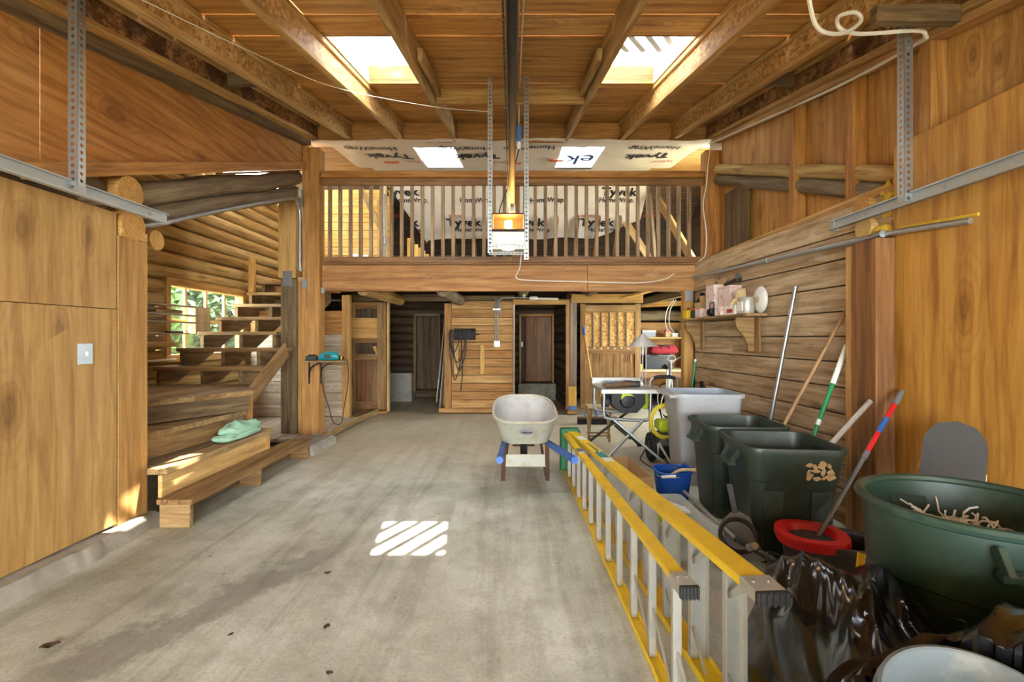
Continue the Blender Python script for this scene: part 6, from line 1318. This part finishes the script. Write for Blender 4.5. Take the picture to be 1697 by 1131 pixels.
hb = H_+V((0, -.04, .22)); MB().tube(bez([hb+V((-.28, .10, .06)), hb+V((-.18, .02, .05)), hb+V((-.05, 0, 0)), hb+V((.05, 0, 0)), hb+V((.18, .02, .05)), hb+V((.28, .10, .06))], 5), .012, 8).build('handlebar', M['steel'], bi, True); MB().grid(towel_fn(S_.x, S_.y, .84, .14, .26, .05, 2), 20, 12).build('saddle', M['black'], bi, True); MB().cyl(S_, S_+V((0, 0, .05)), .014, 8).build('seat_post', M['steel'], bi, True)
MB().lathe([(.05, -.01), (.06, -.01), (.06, .01), (.05, .01)], 20, T(hb.x, hb.y-.05, hb.z+.02) @ MX.Rotation(PI/2, 4, 'X'), True).build('headlamp', M['white_pl'], bi, True)
for k in range(2): wire('cable', [(2.12+.03*k, 6.32, 1.85), (2.03+.04*k, 6.33, 1.70), (2.02+.05*k, 6.33, 1.5), (2.12+.05*k, 6.34, 1.38)], .006, M['cable'], None, ['grey cable drooping beside the slim loft post', 'second grey cable drooping beside the slim loft post'][k], 'cable')
t = thing('garden_sprayer', 'black sprayer bottle standing in the corner by the slim post', 'sprayer', (2.2, 5.78, 0)); MB().lathe([(.07, 0), (.075, .02), (.075, .62), (.05, .70), (.02, .73), (.02, .80), (.03, .82), (0, .83)], 20, T(2.27, 5.78)).build('body', M['black'], t, True); MB().tube(bez([(2.27, 5.72, .78), (2.27, 5.66, .74), (2.27, 5.66, .5), (2.27, 5.70, .4)], 5), .012, 8).build('handle', M['dkgrey'], t, True)
# loft odds and ends
t = thing('conduit', 'thin white conduit with switch box in the loft behind the balusters', 'conduit', (-2.28, 8.58, 2.5)); MB().cyl((-2.28, 8.575, 2.32), (-2.28, 8.575, 3.9), .02, 8).build('pipe', M['galv'], t, True); MB().box(-2.32, -2.24, 8.53, 8.58, 3.0, 3.14, .006).build('box', M['greybox'], t)
for k, (x, z_) in enumerate(((-2.86, 2.78), (-3.05, 2.80))): tag(MB().box(x-.06, x+.06, 9.385, 9.4, z_, z_+.18, .003).build('paper_notice', M['white_pl']), ['larger white plate on the yellow loft boards', 'second white plate on the yellow loft boards'][k], 'plate', 'plates on the loft boards')
# dry leaves on the slab
for k, (x, y, a, s_) in enumerate(((-2.01, 2.10, 30, .035), (-.86, 2.24, 80, .02), (-.73, 1.93, 170, .016), (-1.27, 2.18, 60, .014), (-1.05, 2.75, 20, .02))):
    m = T(x, y, .003) @ Rz(a)
    tag(MB().grid(lambda u, v: m @ V(((u-.5)*2*s_, (v-.5)*s_*1.4*math.sin(PI*min(.98, max(.02, u)))**.7, .006+.3*s_*abs(v-.5)+.08*s_*math.sin(u*9))), 8, 4).build('dry_leaf', M['dryleaf'], None, True), ['large curled brown leaf lying on the slab by the kerb', 'tiny tan leaf scrap lying on the open slab', 'dark twig scrap lying on the open slab', 'thin twig scrap beside the oil stain', 'pale leaf scrap on the oil stain'][k], 'leaf')

# ------------------------------------------------------------------ greenery outside the window
def shrub(label, x, y, r, h, mat, sd):
    t = thing('shrub', label, 'shrub', (x, y, -.13), 'shrubs outside the window'); R = random.Random(sd); v = []; f = []
    for k in range(4200):
        a = R.random()*2*PI; c_ = R.uniform(-1, 1); q = R.random()**.4; rr_ = math.sqrt(1-c_*c_); p = V((x+r*q*rr_*math.cos(a), y+r*q*rr_*math.sin(a), h*.55+h*.5*q*c_)); d1_ = V((R.uniform(-1, 1), R.uniform(-1, 1), R.uniform(-.6, .6))).normalized()*.11; d2_ = d1_.orthogonal().normalized()*.055; o = len(v); v += [p-d1_, p+d2_, p+d1_, p-d2_]; f.append([o, o+1, o+2, o+3])
    o = MB().add(v, f).build('foliage', mat, t); o['kind'] = 'stuff'
    for k in range(3): MB().tube(bez([(x+.05*k, y, -.13), (x+.2*(k-1), y+.1*k, h*.4), (x+.35*(k-1), y+.2*(k-1), h*.7)], 5), .03, 6).build('stem', M['bark'], t, True)
for k, (x, y, r, h, mt) in enumerate(((-6.0, 7.4, .9, 2.5, 'leaf'), (-6.5, 9.5, 1.1, 3.0, 'leaf2'), (-8.2, 11.6, 1.3, 3.6, 'leaf'), (-10.6, 14.0, 1.7, 5.4, 'leaf2'), (-9.3, 9.3, 1.1, 4.4, 'leaf2'))):
    shrub(['bright green bush close outside the window', 'dark green bush outside the far window panes', 'bright green bush beyond the dark bush outside', 'tall dark green tree farthest outside the window', 'tall dark green bush behind the bright one outside'][k], x, y, r, h, M[mt], k+1)
